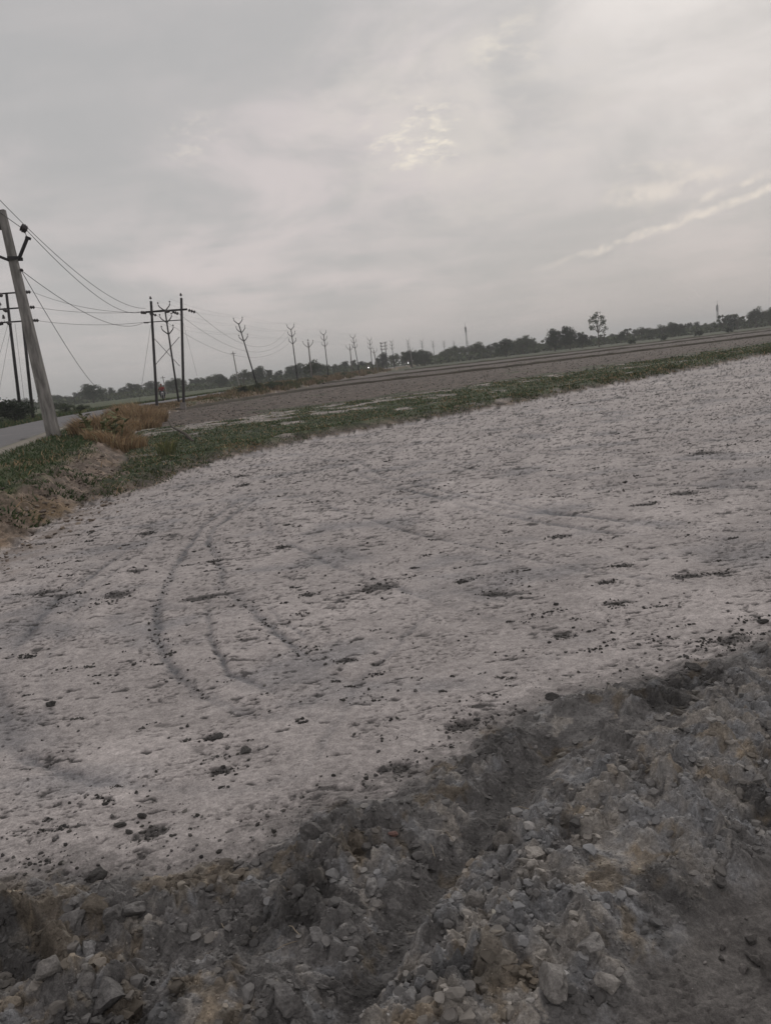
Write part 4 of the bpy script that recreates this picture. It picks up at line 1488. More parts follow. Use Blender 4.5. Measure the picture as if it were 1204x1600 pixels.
ac = Vector((-11.92, 28.5, 6.86)) - CP
MB().bar(ac + Vector((-.2, -.16, .02)), ac + Vector((.2, -.16, -.02)), 0.06, 0.012, side=(0, 0, 1)).build('clamp_band', M_STEEL, cpole)
MB().bar(ac + Vector((-.2, .16, .02)), ac + Vector((.2, .16, -.02)), 0.06, 0.012, side=(0, 0, 1)).build('clamp_band', M_STEEL, cpole)
aR = Vector((-11.32, 28.42, 7.49)) - CP
aL = Vector((-12.72, 28.42, 7.14)) - CP
v_arm = MB().bar(ac + Vector((.16, -.1, -.06)), aR, 0.055, 0.045).build('cross_arm', M_STEEL, cpole)
MB().bar(aR + Vector((-.06, 0, .03)), aR + Vector((.10, 0, -.06)), 0.03, 0.05).build('arm_tip', M_STEEL, v_arm)
v_arm2 = MB().bar(ac + Vector((-.16, -.1, -.06)), aL, 0.055, 0.045).build('cross_arm', M_STEEL, cpole)
dR = Vector((-11.37, 28.42, 7.77)) - CP
MB().tube([aR + Vector((0, 0, -.02)), dR + Vector((0, 0, -.12))], 0.012, 6).build('insulator_pin', M_STEEL, cpole)
MB().lathe(dR + Vector((-.10, -.05, .10)), (0.75, 0.4, -.55), [(0.03, 0), (0.10, .01), (0.15, .04), (0.11, .075), (0.15, .09), (0.16, .12), (0.12, .155), (0.15, .17), (0.12, .22), (0.03, .235)], 14).build('disc_insulator', M_PORC, cpole, True)
pin_insulator(cpole, aL + Vector((0, 0, .03)), 0.32, 0.11)
tb = on(0.965)
MB().bar(tb + Vector((-.14, -.02, -.35)), tb + Vector((-.16, -.02, .62)), 0.035, 0.05).build('top_bracket', M_STEEL, cpole)
pin_insulator(cpole, tb + Vector((-.16, -.02, .6)), 0.32, 0.11)
MB().lathe(on(0.76) + Vector((.16, -.02, 0)), (1, 0, -.4), [(0.02, 0), (0.05, .03), (0.06, .08), (0.03, .12)], 10).build('shackle_insulator', M_PORC, cpole, True)


# --- twin-leg frame pole beside the road
HY = 63.0
hz0 = zrow(-16.4, HY)
hp = empty('twin_leg_pole', (-16.4, HY, hz0), 'dark twin-leg steel pole with X bracing and two cross arms beside the road', 'power pole')


def L3(x, z, dy=0.0):
    return Vector((x + 16.4, dy, z - hz0))


l1b, l1t = (-17.45, 0.0), (-16.45, 8.72)
l2b, l2t = (-15.30, 0.0), (-14.05, 8.70)
for (bx, bz), (tx, tz) in ((l1b, l1t), (l2b, l2t)):
    MB().bar(L3(bx, bz - 0.3), L3(tx, tz), 0.10, 0.09, 0.085, 0.075, (1, 0, 0)).build('leg', M_STEEL, hp)
    MB().bar(L3(bx - .03, -0.3), L3(bx + .06, 0.62), 0.24, 0.24, 0.20, 0.20, (1, 0, 0)).build('base_muff', M_MUFF, hp)
    pin_insulator(hp, L3(tx, tz - 0.02), 0.40, 0.12)
MB().bar(L3(-16.98, 7.93, -.13), L3(-13.70, 7.78, -.13), 0.075, 0.04, side=(0, 0, 1)).build('cross_arm', M_STEEL, hp)
MB().bar(L3(-16.92, 7.14, -.12), L3(-14.20, 7.02, -.12), 0.035, 0.03, side=(0, 0, 1)).build('cross_arm', M_STEEL, hp)
MB().bar(L3(-16.70, 5.92, -.12), L3(-15.0, 3.50, -.12), 0.032, 0.02).build('brace', M_STEEL_GREY, hp)
MB().bar(L3(-14.64, 5.75, -.17), L3(-16.94, 3.76, -.17), 0.032, 0.02).build('brace', M_STEEL_GREY, hp)
strain_insulator(hp, L3(-16.9, 7.86, -.18), L3(-17.25, 7.90, -.75), 0.13)
strain_insulator(hp, L3(-15.1, 7.80, -.18), L3(-15.3, 7.72, -.80), 0.13)
strain_insulator(hp, L3(-13.75, 7.76, .12), L3(-13.15, 7.52, .55), 0.14)
strain_insulator(hp, L3(-15.0, 7.78, .12), L3(-14.55, 7.55, .65), 0.13)
strain_insulator(hp, L3(-16.8, 7.86, .12), L3(-16.3, 7.62, .65), 0.12)
strain_insulator(hp, L3(-16.86, 7.10, -.16), L3(-17.2, 7.12, -.55), 0.07)


# --- steel poles with three pairs of upswept arms
def y_pole(name, base, top_, label, group=None, levels=3, spread=0.50, thick=0.09, mat=M_STEEL, spike=False):
    b, t_ = Vector(base), Vector(top_)
    b.z = zrow(b.x, b.y)
    o = empty(name, b, label, 'power pole', group)
    t_ = t_ - b
    s0 = Vector((0, 0, -0.4))
    MB().tube([s0, s0.lerp(t_, 0.5), t_], [thick, thick * 0.88, thick * 0.72], 10).build('shaft', mat, o, True)
    if spike:
        pin_insulator(o, t_, 0.42, 0.13)
    for k in range(levels):
        p = t_ - Vector((t_.x, t_.y, t_.z)).normalized() * (0.10 + 1.0 * k + (0.75 if spike else 0.0))
        for sgn in (-1, 1):
            q = [p, p + Vector((sgn * spread * .5, 0, spread * .42)), p + Vector((sgn * spread * .88, 0, spread * .80)), p + Vector((sgn * spread * 1.02, 0, spread * 1.15))]
            arm = MB().tube(q, [0.05, 0.05, 0.045, 0.04], 7).build('arm', mat, o, True)
            pin_insulator(arm, q[-1] - Vector((0, 0, .03)), 0.26, 0.085)
    return o


y_pole('steel_pole', (-17.05, 69, 0), (-16.95, 69, 8.55), 'steel pole with three pairs of upswept arms seen between the legs of the twin-leg pole')
y_pole('steel_pole', (-13.15, 92, 0), (-14.42, 92, 8.35), 'strongly leaning steel pole with three pairs of upswept arms right of the twin-leg pole')
y_pole('steel_pole', (-10.45, 113, 0), (-10.41, 113, 8.25), 'upright steel pole with upswept arms next after the strongly leaning one')
y_pole('steel_pole', (-7.25, 138, 0), (-7.19, 138, 8.15), 'steel pole with upswept arms right of the small tree behind the pole line')
y_pole('steel_pole', (-1.9, 158, 0), (-2.47, 158, 7.75), 'leaning steel pole with upswept arms at the end of the brown verge')
y_pole('steel_pole', (0.8, 185, 0), (0.92, 185, 7.8), 'steel pole with upswept arms just left of the far twin pole')
y_pole('steel_pole', (7.3, 225, 0), (7.25, 225, 7.9), 'steel pole with upswept arms just right of the far twin pole')
GRF = 'faint steel poles at the far end of the line'
for i, (x, yv, h) in enumerate(((13.5, 255, 7.6), (19.5, 275, 7.4), (25.5, 300, 7.4), (31.5, 320, 7.3), (39, 350, 7.3), (49, 380, 7.2))):
    y_pole('steel_pole', (x, yv, 0), (x - 0.1 * (i % 3), yv, h + 0.9), 'faint far steel pole near the vanishing end of the line', GRF, 3, 0.55, 0.10)
y_pole('trident_pole', (-8.9, 120, 0), (-8.73, 120, 6.45), 'pale pole with one pair of arms and top pin before the small tree', None, 1, 0.75, 0.13, M_CONC, True)
y_pole('trident_pole', (-3.6, 165, 0), (-3.45, 165, 6.4), 'short pale one-pair pole left of the leaning pole at the verge end', None, 1, 0.75, 0.13, M_CONC, True)
y_pole('trident_pole', (2.2, 190, 0), (1.6, 190, 5.6), 'leaning pale pole with one pair of arms left of the far twin pole', None, 1, 0.75, 0.14, M_CONC, True)
y_pole('trident_pole', (12.0, 215, 0), (11.8, 215, 5.4), 'pale pole with one pair of arms in front of the dark round tree', None, 1, 0.7, 0.14, M_CONC, True)

# far twin pole
fz = zrow(4.1, 205)
ft = empty('twin_pole', (4.15, 205, fz), 'small far twin pole with stacked cross arms at mid line', 'power pole')
for x0 in (-0.52, 0.52):
    MB().tube([(x0, 0, -.4), (x0 + .3, 0, 7.3)], [0.11, 0.09], 8).build('leg', M_STEEL, ft)
for z_ in (7.0, 6.2, 5.4):
    MB().bar((-0.9 + .28, -.12, z_), (1.5 - .28, -.12, z_), 0.06, 0.04, side=(0, 0, 1)).build('cross_arm', M_STEEL, ft)
    for x0 in (-0.5, 0.35, 1.15):
        pin_insulator(ft, (x0, -.12, z_ + .05), 0.3, 0.13)

# twin pole left of the road, behind the concrete pole
lz = zrow(-29.2, 66)
lp = empty('twin_pole', (-29.2, 66, lz), 'dark twin pole with three cross arms and insulators at the left edge across the road', 'power pole')


def Q3(x, z, dy=0.0):
    return Vector((x + 29.2, dy, z - lz))


MB().tube([Q3(-29.75, lz - .4), Q3(-28.85, 11.0)], [0.14, 0.11], 10).build('leg', M_STEEL, lp, True)
MB().tube([Q3(-28.75, lz - .4), Q3(-27.75, 11.0)], [0.14, 0.11], 10).build('leg', M_STEEL, lp, True)
for k, (z_, xa, xb) in enumerate(((10.95, -30.1, -27.35), (9.72, -29.95, -27.25), (8.65, -29.85, -27.15))):
    MB().bar(Q3(xa, z_ + .06, -.16), Q3(xb, z_ - .06, -.16), 0.06, 0.045, side=(0, 0, 1)).build('cross_arm', M_STEEL, lp)
    strain_insulator(lp, Q3(xb - .1, z_ - .05, -.1), Q3(xb + .65, z_ - .12, -.25), 0.15)
    strain_insulator(lp, Q3(xa + .75, z_ - .02, -.2), Q3(xa + 1.15, z_ - .22, -.75), 0.16)
    strain_insulator(lp, Q3(xa + .35, z_, -.2), Q3(xa + .05, z_ - .12, -.7), 0.16)
    pin_insulator(lp, Q3(xa + .45, z_ + .05, -.16), 0.62, 0.15)

# small distant posts
for (x, yv, h, lb) in ((-33.5, 200, 9.0, 'thin distant post standing right of the strongly leaning pole'), (-60, 230, 5.5, 'tiny distant post on the left skyline')):
    pz = zrow(x, yv)
    e_ = empty('distant_post', (x, yv, pz), lb, 'power pole')
    MB().tube([(0, 0, -.3), (-.3, 0, h)], [0.16, 0.12], 8).build('shaft', M_CONC, e_)
    MB().bar((-.9, -.1, h - .5), (.4, -.1, h - .5), 0.06, 0.05, side=(0, 0, 1)).build('cross_arm', M_STEEL, e_)


# --- wires
def wire(a, b, sag, label, group=None, r=0.011, seg=22, r2=None):
    a, b = Vector(a), Vector(b)
    pts = []
    for k in range(seg + 1):
        t_ = k / seg
        p = a.lerp(b, t_) - Vector((0, 0, sag * 4 * t_ * (1 - t_)))
        pts.append(p - a)
    rr = [r + ((r2 or r) - r) * k / seg for k in range(seg + 1)]
    o = MB().tube(pts, rr, 5).build('power_wire', M_WIRE, None, True)
    o.location = a
    tag(o, label, 'wire', group)
    return o


cw = Vector(CP)
GW = 'wires hung between the poles'
wire(cw + dR + Vector((.05, .05, -.02)), (-17.25, 62.25, 7.90), 0.9, 'wire from the disc insulator of the concrete pole to the twin-leg pole', GW, 0.012, r2=0.016)
wire(cw + tb + Vector((-.16, -.02, .85)), (-16.9, 62.7, 8.2), 1.0, 'uppermost wire from the concrete pole top to the twin-leg pole', GW, 0.012, r2=0.016)
wire((-7.3, 4.0, 9.2), cw + tb + Vector((-.16, -.02, .85)), 0.35, 'wire reaching the concrete pole top from the near left', GW, 0.012)
wire((-6.6, 3.0, 8.6), cw + dR + Vector((-.10, -.05, .08)), 0.35, 'wire reaching the disc insulator from the near left', GW, 0.012)
wire(cw + on(0.76) + Vector((.2, 0, -.03)), (-17.2, 62.45, 7.1), 0.9, 'slack wire from the shackle of the concrete pole to the twin-leg pole', GW, 0.012, r2=0.016)
wire(cw + on(0.76) + Vector((.2, 0, -.05)), (-40.4, 120, 3.0), 1.6, 'steeply drooping service wire running down to the far treeline', None, 0.012, r2=0.03)
for k, (z_, ze_, xe) in enumerate(((10.8, 7.92, -17.3), (9.58, 7.9, -15.3), (8.5, 7.12, -17.2))):
    wire((-26.6, 65.75, z_), (xe, 62.3, ze_), 0.45 - 0.1 * k, ('top', 'middle', 'lowest')[k] + ' wire from the left twin pole to the twin-leg pole', GW, 0.014)
for k, (a, b) in enumerate((((-13.15, 63.55, 7.52), (-11.0, 113, 8.3)), ((-14.55, 63.65, 7.55), (-10.9, 113, 7.3)), ((-16.3, 63.65, 7.62), (-11.0, 113, 6.3)))):
    wire(a, b, 2.6, ('right', 'middle', 'left')[k] + ' sagging wire leaving the twin-leg pole towards the pole line', GW, 0.011, r2=0.012)
PL = [(-16.95, 69, 8.55), (-14.42, 92, 8.35), (-10.41, 113, 8.25), (-7.19, 138, 8.15), (-2.47, 158, 7.75), (0.92, 185, 7.8)]
for i in range(len(PL) - 1):
    for side in (-0.55, 0.55):
        for lv in (0, 1, 2):
            a, b = Vector(PL[i]), Vector(PL[i + 1])
            off = Vector((side, 0, 0.85 - 1.0 * lv))
            wire(a + off, b + off, 0.35, 'thin wire strung between the upswept-arm poles', 'wires of the pole line', 0.005, 10)
# stays of the poles
wire((-16.75, 62.9, 6.9), (-18.6, 62.0, 0.5), 0.0, 'stay wire slanting down left from the twin-leg pole', 'stay wires', 0.012, 6)
wire((-14.2, 62.9, 6.9), (-13.9, 63.6, 2.6), 0.0, 'loose wire hanging on the right leg of the twin-leg pole', 'stay wires', 0.008, 6)
for k, (dx, dz) in enumerate(((-2.6, 0), (-1.9, 0), (0.5, 0))):
    wire((-29.2 + 0.3 * k, 65.9, 8.5), (-29.9 + dx + 0.4 * k, 64.5, 0.6), 0.0, 'stay wire of the left twin pole', 'stay wires of the left twin pole', 0.012, 6)


# --- lattice masts
def mast(x, y, h, wd, label):
    z0 = zrow(x, y) if y < 600 else -0.3
    o = empty('lattice_mast', (x, y, z0), label, 'mast')
    for sx in (-1, 1):
        for sy in (-1, 1):
            MB().tube([(sx * wd, sy * wd, -.5), (sx * wd * .3, sy * wd * .3, h)], [0.07, 0.05], 6).build('leg', M_STEEL_GREY, o)
    n_ = 9
    br = MB()
    for k in range(n_):
        a0, a1 = k / n_, (k + 1) / n_
        w0, w1 = wd * (1 - .7 * a0), wd * (1 - .7 * a1)
        for sy in (-1, 1):
            br.bar((-w0, sy * w0, a0 * h), (w1, sy * w1, a1 * h), 0.03, 0.025)
            br.bar((w0 * 1.0, sy * (w0 + .03), a0 * h), (-w1, sy * (w1 + .03), a1 * h), 0.03, 0.025)
        for sx in (-1, 1):
            br.bar((sx * w0, -w0, a0 * h), (sx * w1, w1, a1 * h), 0.03, 0.025)
    br.build('bracing', M_STEEL_GREY, o)
    for k in range(3):
        a = k * 2.09 + 0.4
        MB().bar((math.cos(a) * wd * .8, math.sin(a) * wd * .8, h - 3.4), (math.cos(a) * wd * .8, math.sin(a) * wd * .8, h - .6), 0.28, 0.14).build('panel_antenna', M_SHIRT, o)
    MB().tube([(0, 0, h - .5), (0, 0, h + 2.2)], 0.08, 6).build('lightning_rod', M_STEEL_GREY, o)
    MB().bar((-wd * .9, 0, h - 3.9), (wd * .9, 0, h - 3.9), wd * .9, 0.08, side=(0, 1, 0)).build('platform', M_STEEL_GREY, o)
    return o


mast(62.5, 490, 19.5, 0.62, 'tall faint lattice mast left of centre of the treeline')
mast(202, 450, 14.2, 0.62, 'shorter faint lattice mast above the trees at the right')


# ================================================================ MOTORCYCLES
def skinned(name, joints, edges, mat, parent, sub=1):
    me = bpy.data.meshes.new(name)
    me.from_pydata([j[0] for j in joints], edges, [])
    o = bpy.data.objects.new(name, me)
    COL.objects.link(o)
    o.modifiers.new('skin', 'SKIN')
    for v, j in zip(me.skin_vertices[0].data, joints):
        v.radius = (j[1], j[1]) if not isinstance(j[1], tuple) else j[1]
    me.skin_vertices[0].data[0].use_root = True
    ss = o.modifiers.new('sub', 'SUBSURF')
    ss.levels = ss.render_levels = sub
    dg = bpy.context.evaluated_depsgraph_get()
    m2 = bpy.data.meshes.new_from_object(o.evaluated_get(dg))
    m2.name = name
    m2.polygons.foreach_set('use_smooth', [True] * len(m2.polygons))
    bpy.data.objects.remove(o)
    m2.materials.clear()
    return link(name, m2, mat, parent)


def motorcycle(loc, rz, label, lit, group=None):
    o = empty('motorcycle', loc, label, 'motorcycle', group, (0, 0, rz))
    for yv in (-0.66, 0.62):
        tyre = MB()
        pr = [(0.235, -.045), (0.285, -.05), (0.305, 0), (0.285, .05), (0.235, .045), (0.235, -.045)]
        tyre.lathe((0, yv, 0.305), (1, 0, 0), pr, 20)
        wh = tyre.build('wheel', M_RUBBER, o, True)
        rim = MB()
        rim.lathe((0, yv, 0.305), (1, 0, 0), [(0.2, -.03), (0.24, -.035), (0.24, .035), (0.2, .03), (0.2, -.03)], 20)
        rim.lathe((0, yv, 0.305), (1, 0, 0), [(0.05, -.06), (0.05, .06)], 10)
        for k in range(6):
            a = k * 1.047
            rim.bar((0, yv, .305), (0, yv + math.cos(a) * .21, .305 + math.sin(a) * .21), 0.014, 0.012)
        rim.build('rim', M_CHROME, wh)
    MB().tube([(-.10, -.66, .305), (-.09, -.44, .92)], 0.026, 8).build('fork', M_CHROME, o, True)
    MB().tube([(.10, -.66, .305), (.09, -.44, .92)], 0.026, 8).build('fork', M_CHROME, o, True)
    MB().tube([(0, -.42, .85), (0, -.1, .55), (0, .25, .42), (0, .62, .305)], [0.035, .04, .04, .03], 8).build('frame', M_BIKE, o, True)
    MB().lathe((0, -.12, .45), (0, .1, 1), [(.10, -.14), (.16, -.08), (.15, .05), (.10, .12)], 10).build('engine', M_STEEL_GREY, o)
    MB().lathe((0, -.40, .80), (0, 1, -.05), [(.03, 0), (.12, .06), (.15, .18), (.13, .34), (.07, .42)], 14).build('fuel_tank', M_BIKE, o, True)
    MB().bar((0, .0, .80), (0, .72, .84), 0.13, 0.05, .11, .045, (1, 0, 0)).build('seat', M_RUBBER, o)
    MB().tube([(-.36, -.30, 1.02), (-.18, -.42, 1.0), (0, -.44, .95), (.18, -.42, 1.0), (.36, -.30, 1.02)], 0.016, 7).build('handlebar', M_STEEL, o, True)
    hl = MB().lathe((0, -.48, .86), (0, -1, 0), [(.06, -.06), (.09, 0), (.095, .04)], 14).build('headlight', M_BIKE, o, True)
    MB().lathe((0, -.525, .86), (0, -1, 0), [(.088, 0), (.07, .02), (.02, .03)], 14).build('lens', M_LAMP if lit else M_LENS, hl, True)
    MB().tube([(0, -.92, .5), (0, -.84, .60), (0, -.66, .66), (0, -.46, .62)], [.05, .07, .07, .05], 8).build('front_mudguard', M_BIKE, o, True)
    MB().tube([(0, .42, .66), (0, .70, .68), (0, .94, .52)], [.07, .07, .05], 8).build('rear_mudguard', M_BIKE, o, True)
    MB().tube([(.15, -.05, .30), (.17, .30, .28), (.18, .80, .36)], [.025, .04, .05], 8).build('exhaust', M_CHROME, o, True)
    for sx in (-1, 1):
        MB().tube([(sx * .22, -.40, 1.0), (sx * .30, -.42, 1.16)], 0.008, 5).build('mirror_stem', M_STEEL, o)
        MB().lathe((sx * .30, -.42, 1.18), (0, -1, 0), [(.05, -.01), (.055, .01), (.02, .02)], 10).build('mirror', M_STEEL, o)
    return o


def rider(loc, rz, label, shirt, group=None):
    o = empty('person', loc, label, 'person', group, (0, 0, rz))
    J = [((0, .18, .93), .16), ((0, .15, 1.08), .15), ((0, .10, 1.28), .17), ((0, .07, 1.40), .13), ((0, .05, 1.47), .06), ((0, .03, 1.53), .055),
         ((-.19, .07, 1.37), .075), ((-.27, -.08, 1.15), .055), ((-.33, -.26, 1.05), .04), ((-.345, -.31, 1.035), .038),
         ((.19, .07, 1.37), .075), ((.27, -.08, 1.15), .055), ((.33, -.26, 1.05), .04), ((.345, -.31, 1.035), .038),
         ((-.10, .14, .90), .11), ((-.20, -.18, .82), .085), ((-.18, -.02, .42), .055), ((-.19, -.14, .36), .05),
         ((.10, .14, .90), .11), ((.20, -.18, .82), .085), ((.18, -.02, .42), .055), ((.19, -.14, .36), .05)]
    E_ = [(0, 1), (1, 2), (2, 3), (3, 4), (4, 5), (3, 6), (6, 7), (7, 8), (8, 9), (3, 10), (10, 11), (11, 12), (12, 13), (0, 14), (14, 15), (15, 16), (16, 17), (0, 18), (18, 19), (19, 20), (20, 21)]
    body = skinned('body', J, E_, M_SKIN, o)
    T = [(J[i][0], J[i][1] + .018) for i in (1, 2, 3, 6, 7, 10, 11)]
    skinned('shirt', [(J[0][0], .172)] + T, [(0, 1), (1, 2), (2, 3), (3, 4), (4, 5), (3, 6), (6, 7)], shirt, o)
    skinned('trousers', [(J[0][0], .165)] + [(J[i][0], J[i][1] + .014) for i in (14, 15, 16, 18, 19, 20)], [(0, 1), (1, 2), (2, 3), (0, 4), (4, 5), (5, 6)], M_TROUSER, o)
    hd = MB().lathe((0, .01, 1.50), (0, -.05, 1), [(.03, 0), (.065, .03), (.085, .09), (.095, .15), (.085, .21), (.055, .25), (.01, .265)], 14).build('head', M_SKIN, o, True)
    MB().lathe((0, .03, 1.575), (0, .12, 1), [(.092, .04), (.103, .08), (.10, .14), (.07, .19), (.02, .21)], 14).build('hair', M_HAIR, hd, True)
    MB().lathe((0, -.085, 1.60), (0, -1, -.4), [(.02, 0), (.016, .02), (.006, .032)], 8).build('nose', M_SKIN, hd)
    for sx in (-1, 1):
        MB().lathe((sx * .035, -.078, 1.635), (0, -1, 0), [(.014, 0), (.012, .006), (.003, .01)], 8).build('eye', M_HAIR, hd)
        MB().lathe((sx * .095, .01, 1.61), (sx, 0, 0), [(.026, -.01), (.028, .005), (.01, .015)], 8).build('ear', M_SKIN, hd)
        MB().bar((sx * .19, .0, .335), (sx * .19, -.24, .33), 0.045, 0.03).build('shoe', M_RUBBER, o)
        for k in range(4):
            MB().tube([(sx * (.33 + .018 * k), -.315, 1.05), (sx * (.335 + .018 * k), -.345, 1.03), (sx * (.335 + .018 * k), -.33, 1.005)], 0.009, 5).build('finger', M_SKIN, body)
        MB().tube([(sx * .325, -.30, 1.035), (sx * .315, -.315, 1.01), (sx * .325, -.325, 1.0)], 0.010, 5).build('thumb', M_SKIN, body)
    return o


RZ = 0.66
def road_at(yv, off=2.5):
    xs = np.interp(yv, [p.y for p in line], [p.x for p in line])
    return xs - off


m1 = (-21.55, 81.0, 0.68)
motorcycle(m1, 0.25, 'dark motorcycle coming along the road seen between the legs of the twin-leg pole', False)
rider(m1, 0.25, 'person in a red shirt riding the motorcycle near the twin-leg pole', M_RED)
for (x, yv, lb, lb2) in ((float(road_at(213, 1.4)), 213, 'far motorcycle with lit headlight left of the dark round tree', 'distant rider on the left far motorcycle'),
                         (11.9, 236, 'farthest motorcycle with lit headlight right of the dark round tree', 'distant rider on the right far motorcycle')):
    motorcycle((x, yv, 0.68), -0.02, lb, True)
    rider((x, yv, 0.68), -0.02, lb2, M_SHIRT)


# ================================================================ TREES
def crown_mesh(name, seed, blobs, n, leaf, cols, holes=0.0):
    """leaf-sized faces spread through a crown made of uneven clumps"""
    r2 = np.random.default_rng(seed)
    blobs = np.array(blobs, float)                      # x, y, z, rx, ry, rz
    wgt = blobs[:, 3] * blobs[:, 4] * blobs[:, 5]
    k = r2.choice(len(blobs), n, p=wgt / wgt.sum())
    d = r2.normal(size=(n, 3))
    d /= np.linalg.norm(d, axis=1)[:, None]
    q = r2.random(n) ** 0.4
    p = blobs[k, :3] + d * q[:, None] * blobs[k, 3:6] * (1 + 0.10 * r2.normal(size=n))[:, None]
    if holes:
        hn = np.sin(p[:, 0] * 2.3 + seed) + np.sin(p[:, 1] * 2.1 + 1.3) + np.sin(p[:, 2] * 2.7 + seed * .7)
        p = p[hn > -1.2 + holes * 1.6]
        n = len(p)
    a = r2.normal(size=(n, 3))
    a /= np.linalg.norm(a, axis=1)[:, None]
    b = np.cross(a, r2.normal(size=(n, 3)))
    b /= np.linalg.norm(b, axis=1)[:, None]
    s = leaf * r2.uniform(0.6, 1.3, n)[:, None]
    v = np.stack([p - a * s, p + b * s * .8, p + a * s, p - b * s * .8], 1).reshape(-1, 3)
    f = np.arange(4 * n).reshape(n, 4)
    c = mix_tint(n, seed + 1, cols, 0.22)
    me = fast_mesh(name, v, f, False, {'tint': np.repeat(c, 4, 0)})
    me.materials.append(M_LEAF)
    return me


def trunk_mesh(name, seed, h, r, limbs):
    m = MB()
    r2 = random.Random(seed)
    t1 = Vector((r2.uniform(-.25, .25), r2.uniform(-.2, .2), h * .55))
    t2 = Vector((r2.uniform(-.3, .3), r2.uniform(-.3, .3), h))
    m.tube([(0, 0, -.4), (0, 0, .2), t1, t2], [r * 1.35, r, r * .75, r * .35], 8)
    for (x, y, z) in limbs:
        t_ = r2.uniform(.35, .8)
        s0 = Vector((0, 0, .2)).lerp(t1, t_ / .55 if t_ < .55 else 1.0)
        e = Vector((x, y, z))
        m.tube([s0, s0.lerp(e, .5) + Vector((0, 0, .2)), e], [r * .5, r * .34, r * .12], 6)
    me = bpy.data.meshes.new(name)
    me.from_pydata([tuple(v) for v in m.v], [], m.f)
    me.materials.append(M_BARK)
    return me


LEAFC = [(0.045, 0.062, 0.032), (0.058, 0.076, 0.038), (0.036, 0.050, 0.030), (0.070, 0.082, 0.042)]
LEAFD = [(0.030, 0.044, 0.026), (0.040, 0.054, 0.030), (0.024, 0.036, 0.022)]


def blob_set(seed, n, w_, h, z0, rr):
    r2 = random.Random(seed)
    bl = [(0, 0, z0 + h * .5, w_ * .5, w_ * .5, h * .42)]
    for k in range(n):
        a = r2.uniform(0, 6.28)
        q = r2.uniform(.25, .85) * w_ * .6
        zz_ = z0 + h * r2.uniform(.15, .92)
        tp = 1 - .55 * max(0, (zz_ - z0) / h - .4)
        s = r2.uniform(.7, 1.25) * rr
        bl.append((math.cos(a) * q * tp, math.sin(a) * q * tp, zz_, s, s, s * .8))
    return bl


KINDS = []
# every prototype is about 6 m tall
SPEC = [('broad', 4, 9, 5.0, 4.6, 1.3, 1.0, LEAFC, 1500), ('broad', 14, 10, 6.2, 4.4, 1.5, 1.1, LEAFC, 1600), ('round', 24, 9, 4.2, 4.9, 1.0, 1.0, LEAFD, 1700),
        ('tall', 34, 9, 3.2, 5.0, 1.0, .8, LEAFC, 1200), ('dense', 44, 11, 5.2, 5.2, .7, 1.15, LEAFD, 2000), ('loose', 54, 8, 4.6, 4.2, 1.8, .75, LEAFC, 800)]
for nm, sd, nb, w_, h, z0, rr, cols, n in SPEC:
    bl = blob_set(sd, nb, w_, h, z0, rr)
    if nm == 'loose':
        bl = bl[1:]
    cm = crown_mesh('crown', sd, bl, int(n * 1.9), 0.165, cols, 0.35 if nm == 'loose' else 0.12)
    tm = trunk_mesh('trunk', sd, 4.2, .17, [b[:3] for b in bl[1:7]])
    KINDS.append((nm, cm, tm))


def tree(x, y, h, kind, label, group, wf=1.0, rz=None, name='tree', dip=0.0):
    nm, cm, tm = KINDS[kind]
    z = zrow(x, y) - dip if y < 560 else -0.4
    o = empty(name, (x, y, z), label, 'tree', group, (0, 0, random.uniform(0, 6.28) if rz is None else rz))
    s = h / 6.2
    o.scale = (s * wf, s * wf, s)
    link('trunk', tm, None, o)
    link('crown', cm, None, o)
    return o


G_L, G_M, G_R = 'trees of the hazy left treeline', 'trees of the hazy middle treeline', 'trees of the hazy right treeline'
tree(-83.3, 235, 5.8, 4, 'dark rounded tree standing highest in the left treeline', None, 1.35)
tree(-65.4, 260, 5.2, 0, 'tree behind the legs of the twin-leg pole', None, 1.1)
tree(-47.2, 250, 3.9, 4, 'dark bushy tree left of the strongly leaning pole', None, 1.3)
tree(-11.9, 165, 4.0, 1, 'small flat-topped tree behind the pale trident pole', None, 0.95)
tree(13.3, 245, 5.2, 4, 'big dark round tree at the far end of the pole line', None, 1.25)
tree(18.3, 255, 3.8, 2, 'dark round tree right beside the biggest one at the end of the pole line', None, 1.3)
tree(41.4, 235, 5.4, 4, 'broad dark bushy tree left of centre in the right treeline', None, 1.25)
tree(53.8, 225, 6.4, 4, 'dark rounded tree left of the tall narrow dark tree', None, 1.05)
tree(58.2, 225, 7.1, 2, 'tall narrow dark tree with a rounded top', None, 0.85)
tree(62.6, 228, 4.3, 4, 'low dark tree just right of the tall narrow one', None, 1.2)
tree(124.6, 250, 6.6, 1, 'tall tree with a broad crown near the right edge', None, 0.8)
tree(135.3, 262, 6.3, 0, 'tree cut by the right edge of the view', None, 0.9)
tree(97.8, 250, 4.8, 4, 'dark compact tree in the middle of the right treeline', None, 1.0)
tree(124.0, 262, 5.5, 5, 'flat loose-crowned tree between the mast and the right edge', None, 1.1)
tree(117.5, 258, 5.6, 5, 'small loose tree beside the right mast', None, 0.75)
tree(55.5, 262, 5.0, 5, 'loose purplish tree right of the broad bushy one', None, 0.9)
tree(30.0, 290, 5.2, 3, 'left one of two thin trees left of the tall mast', None, 0.5)
tree(32.6, 290, 5.3, 3, 'right one of two thin trees left of the tall mast', None, 0.5)
tree(39.6, 285, 5.8, 3, 'narrow tree just right of the tall mast', None, 0.7)

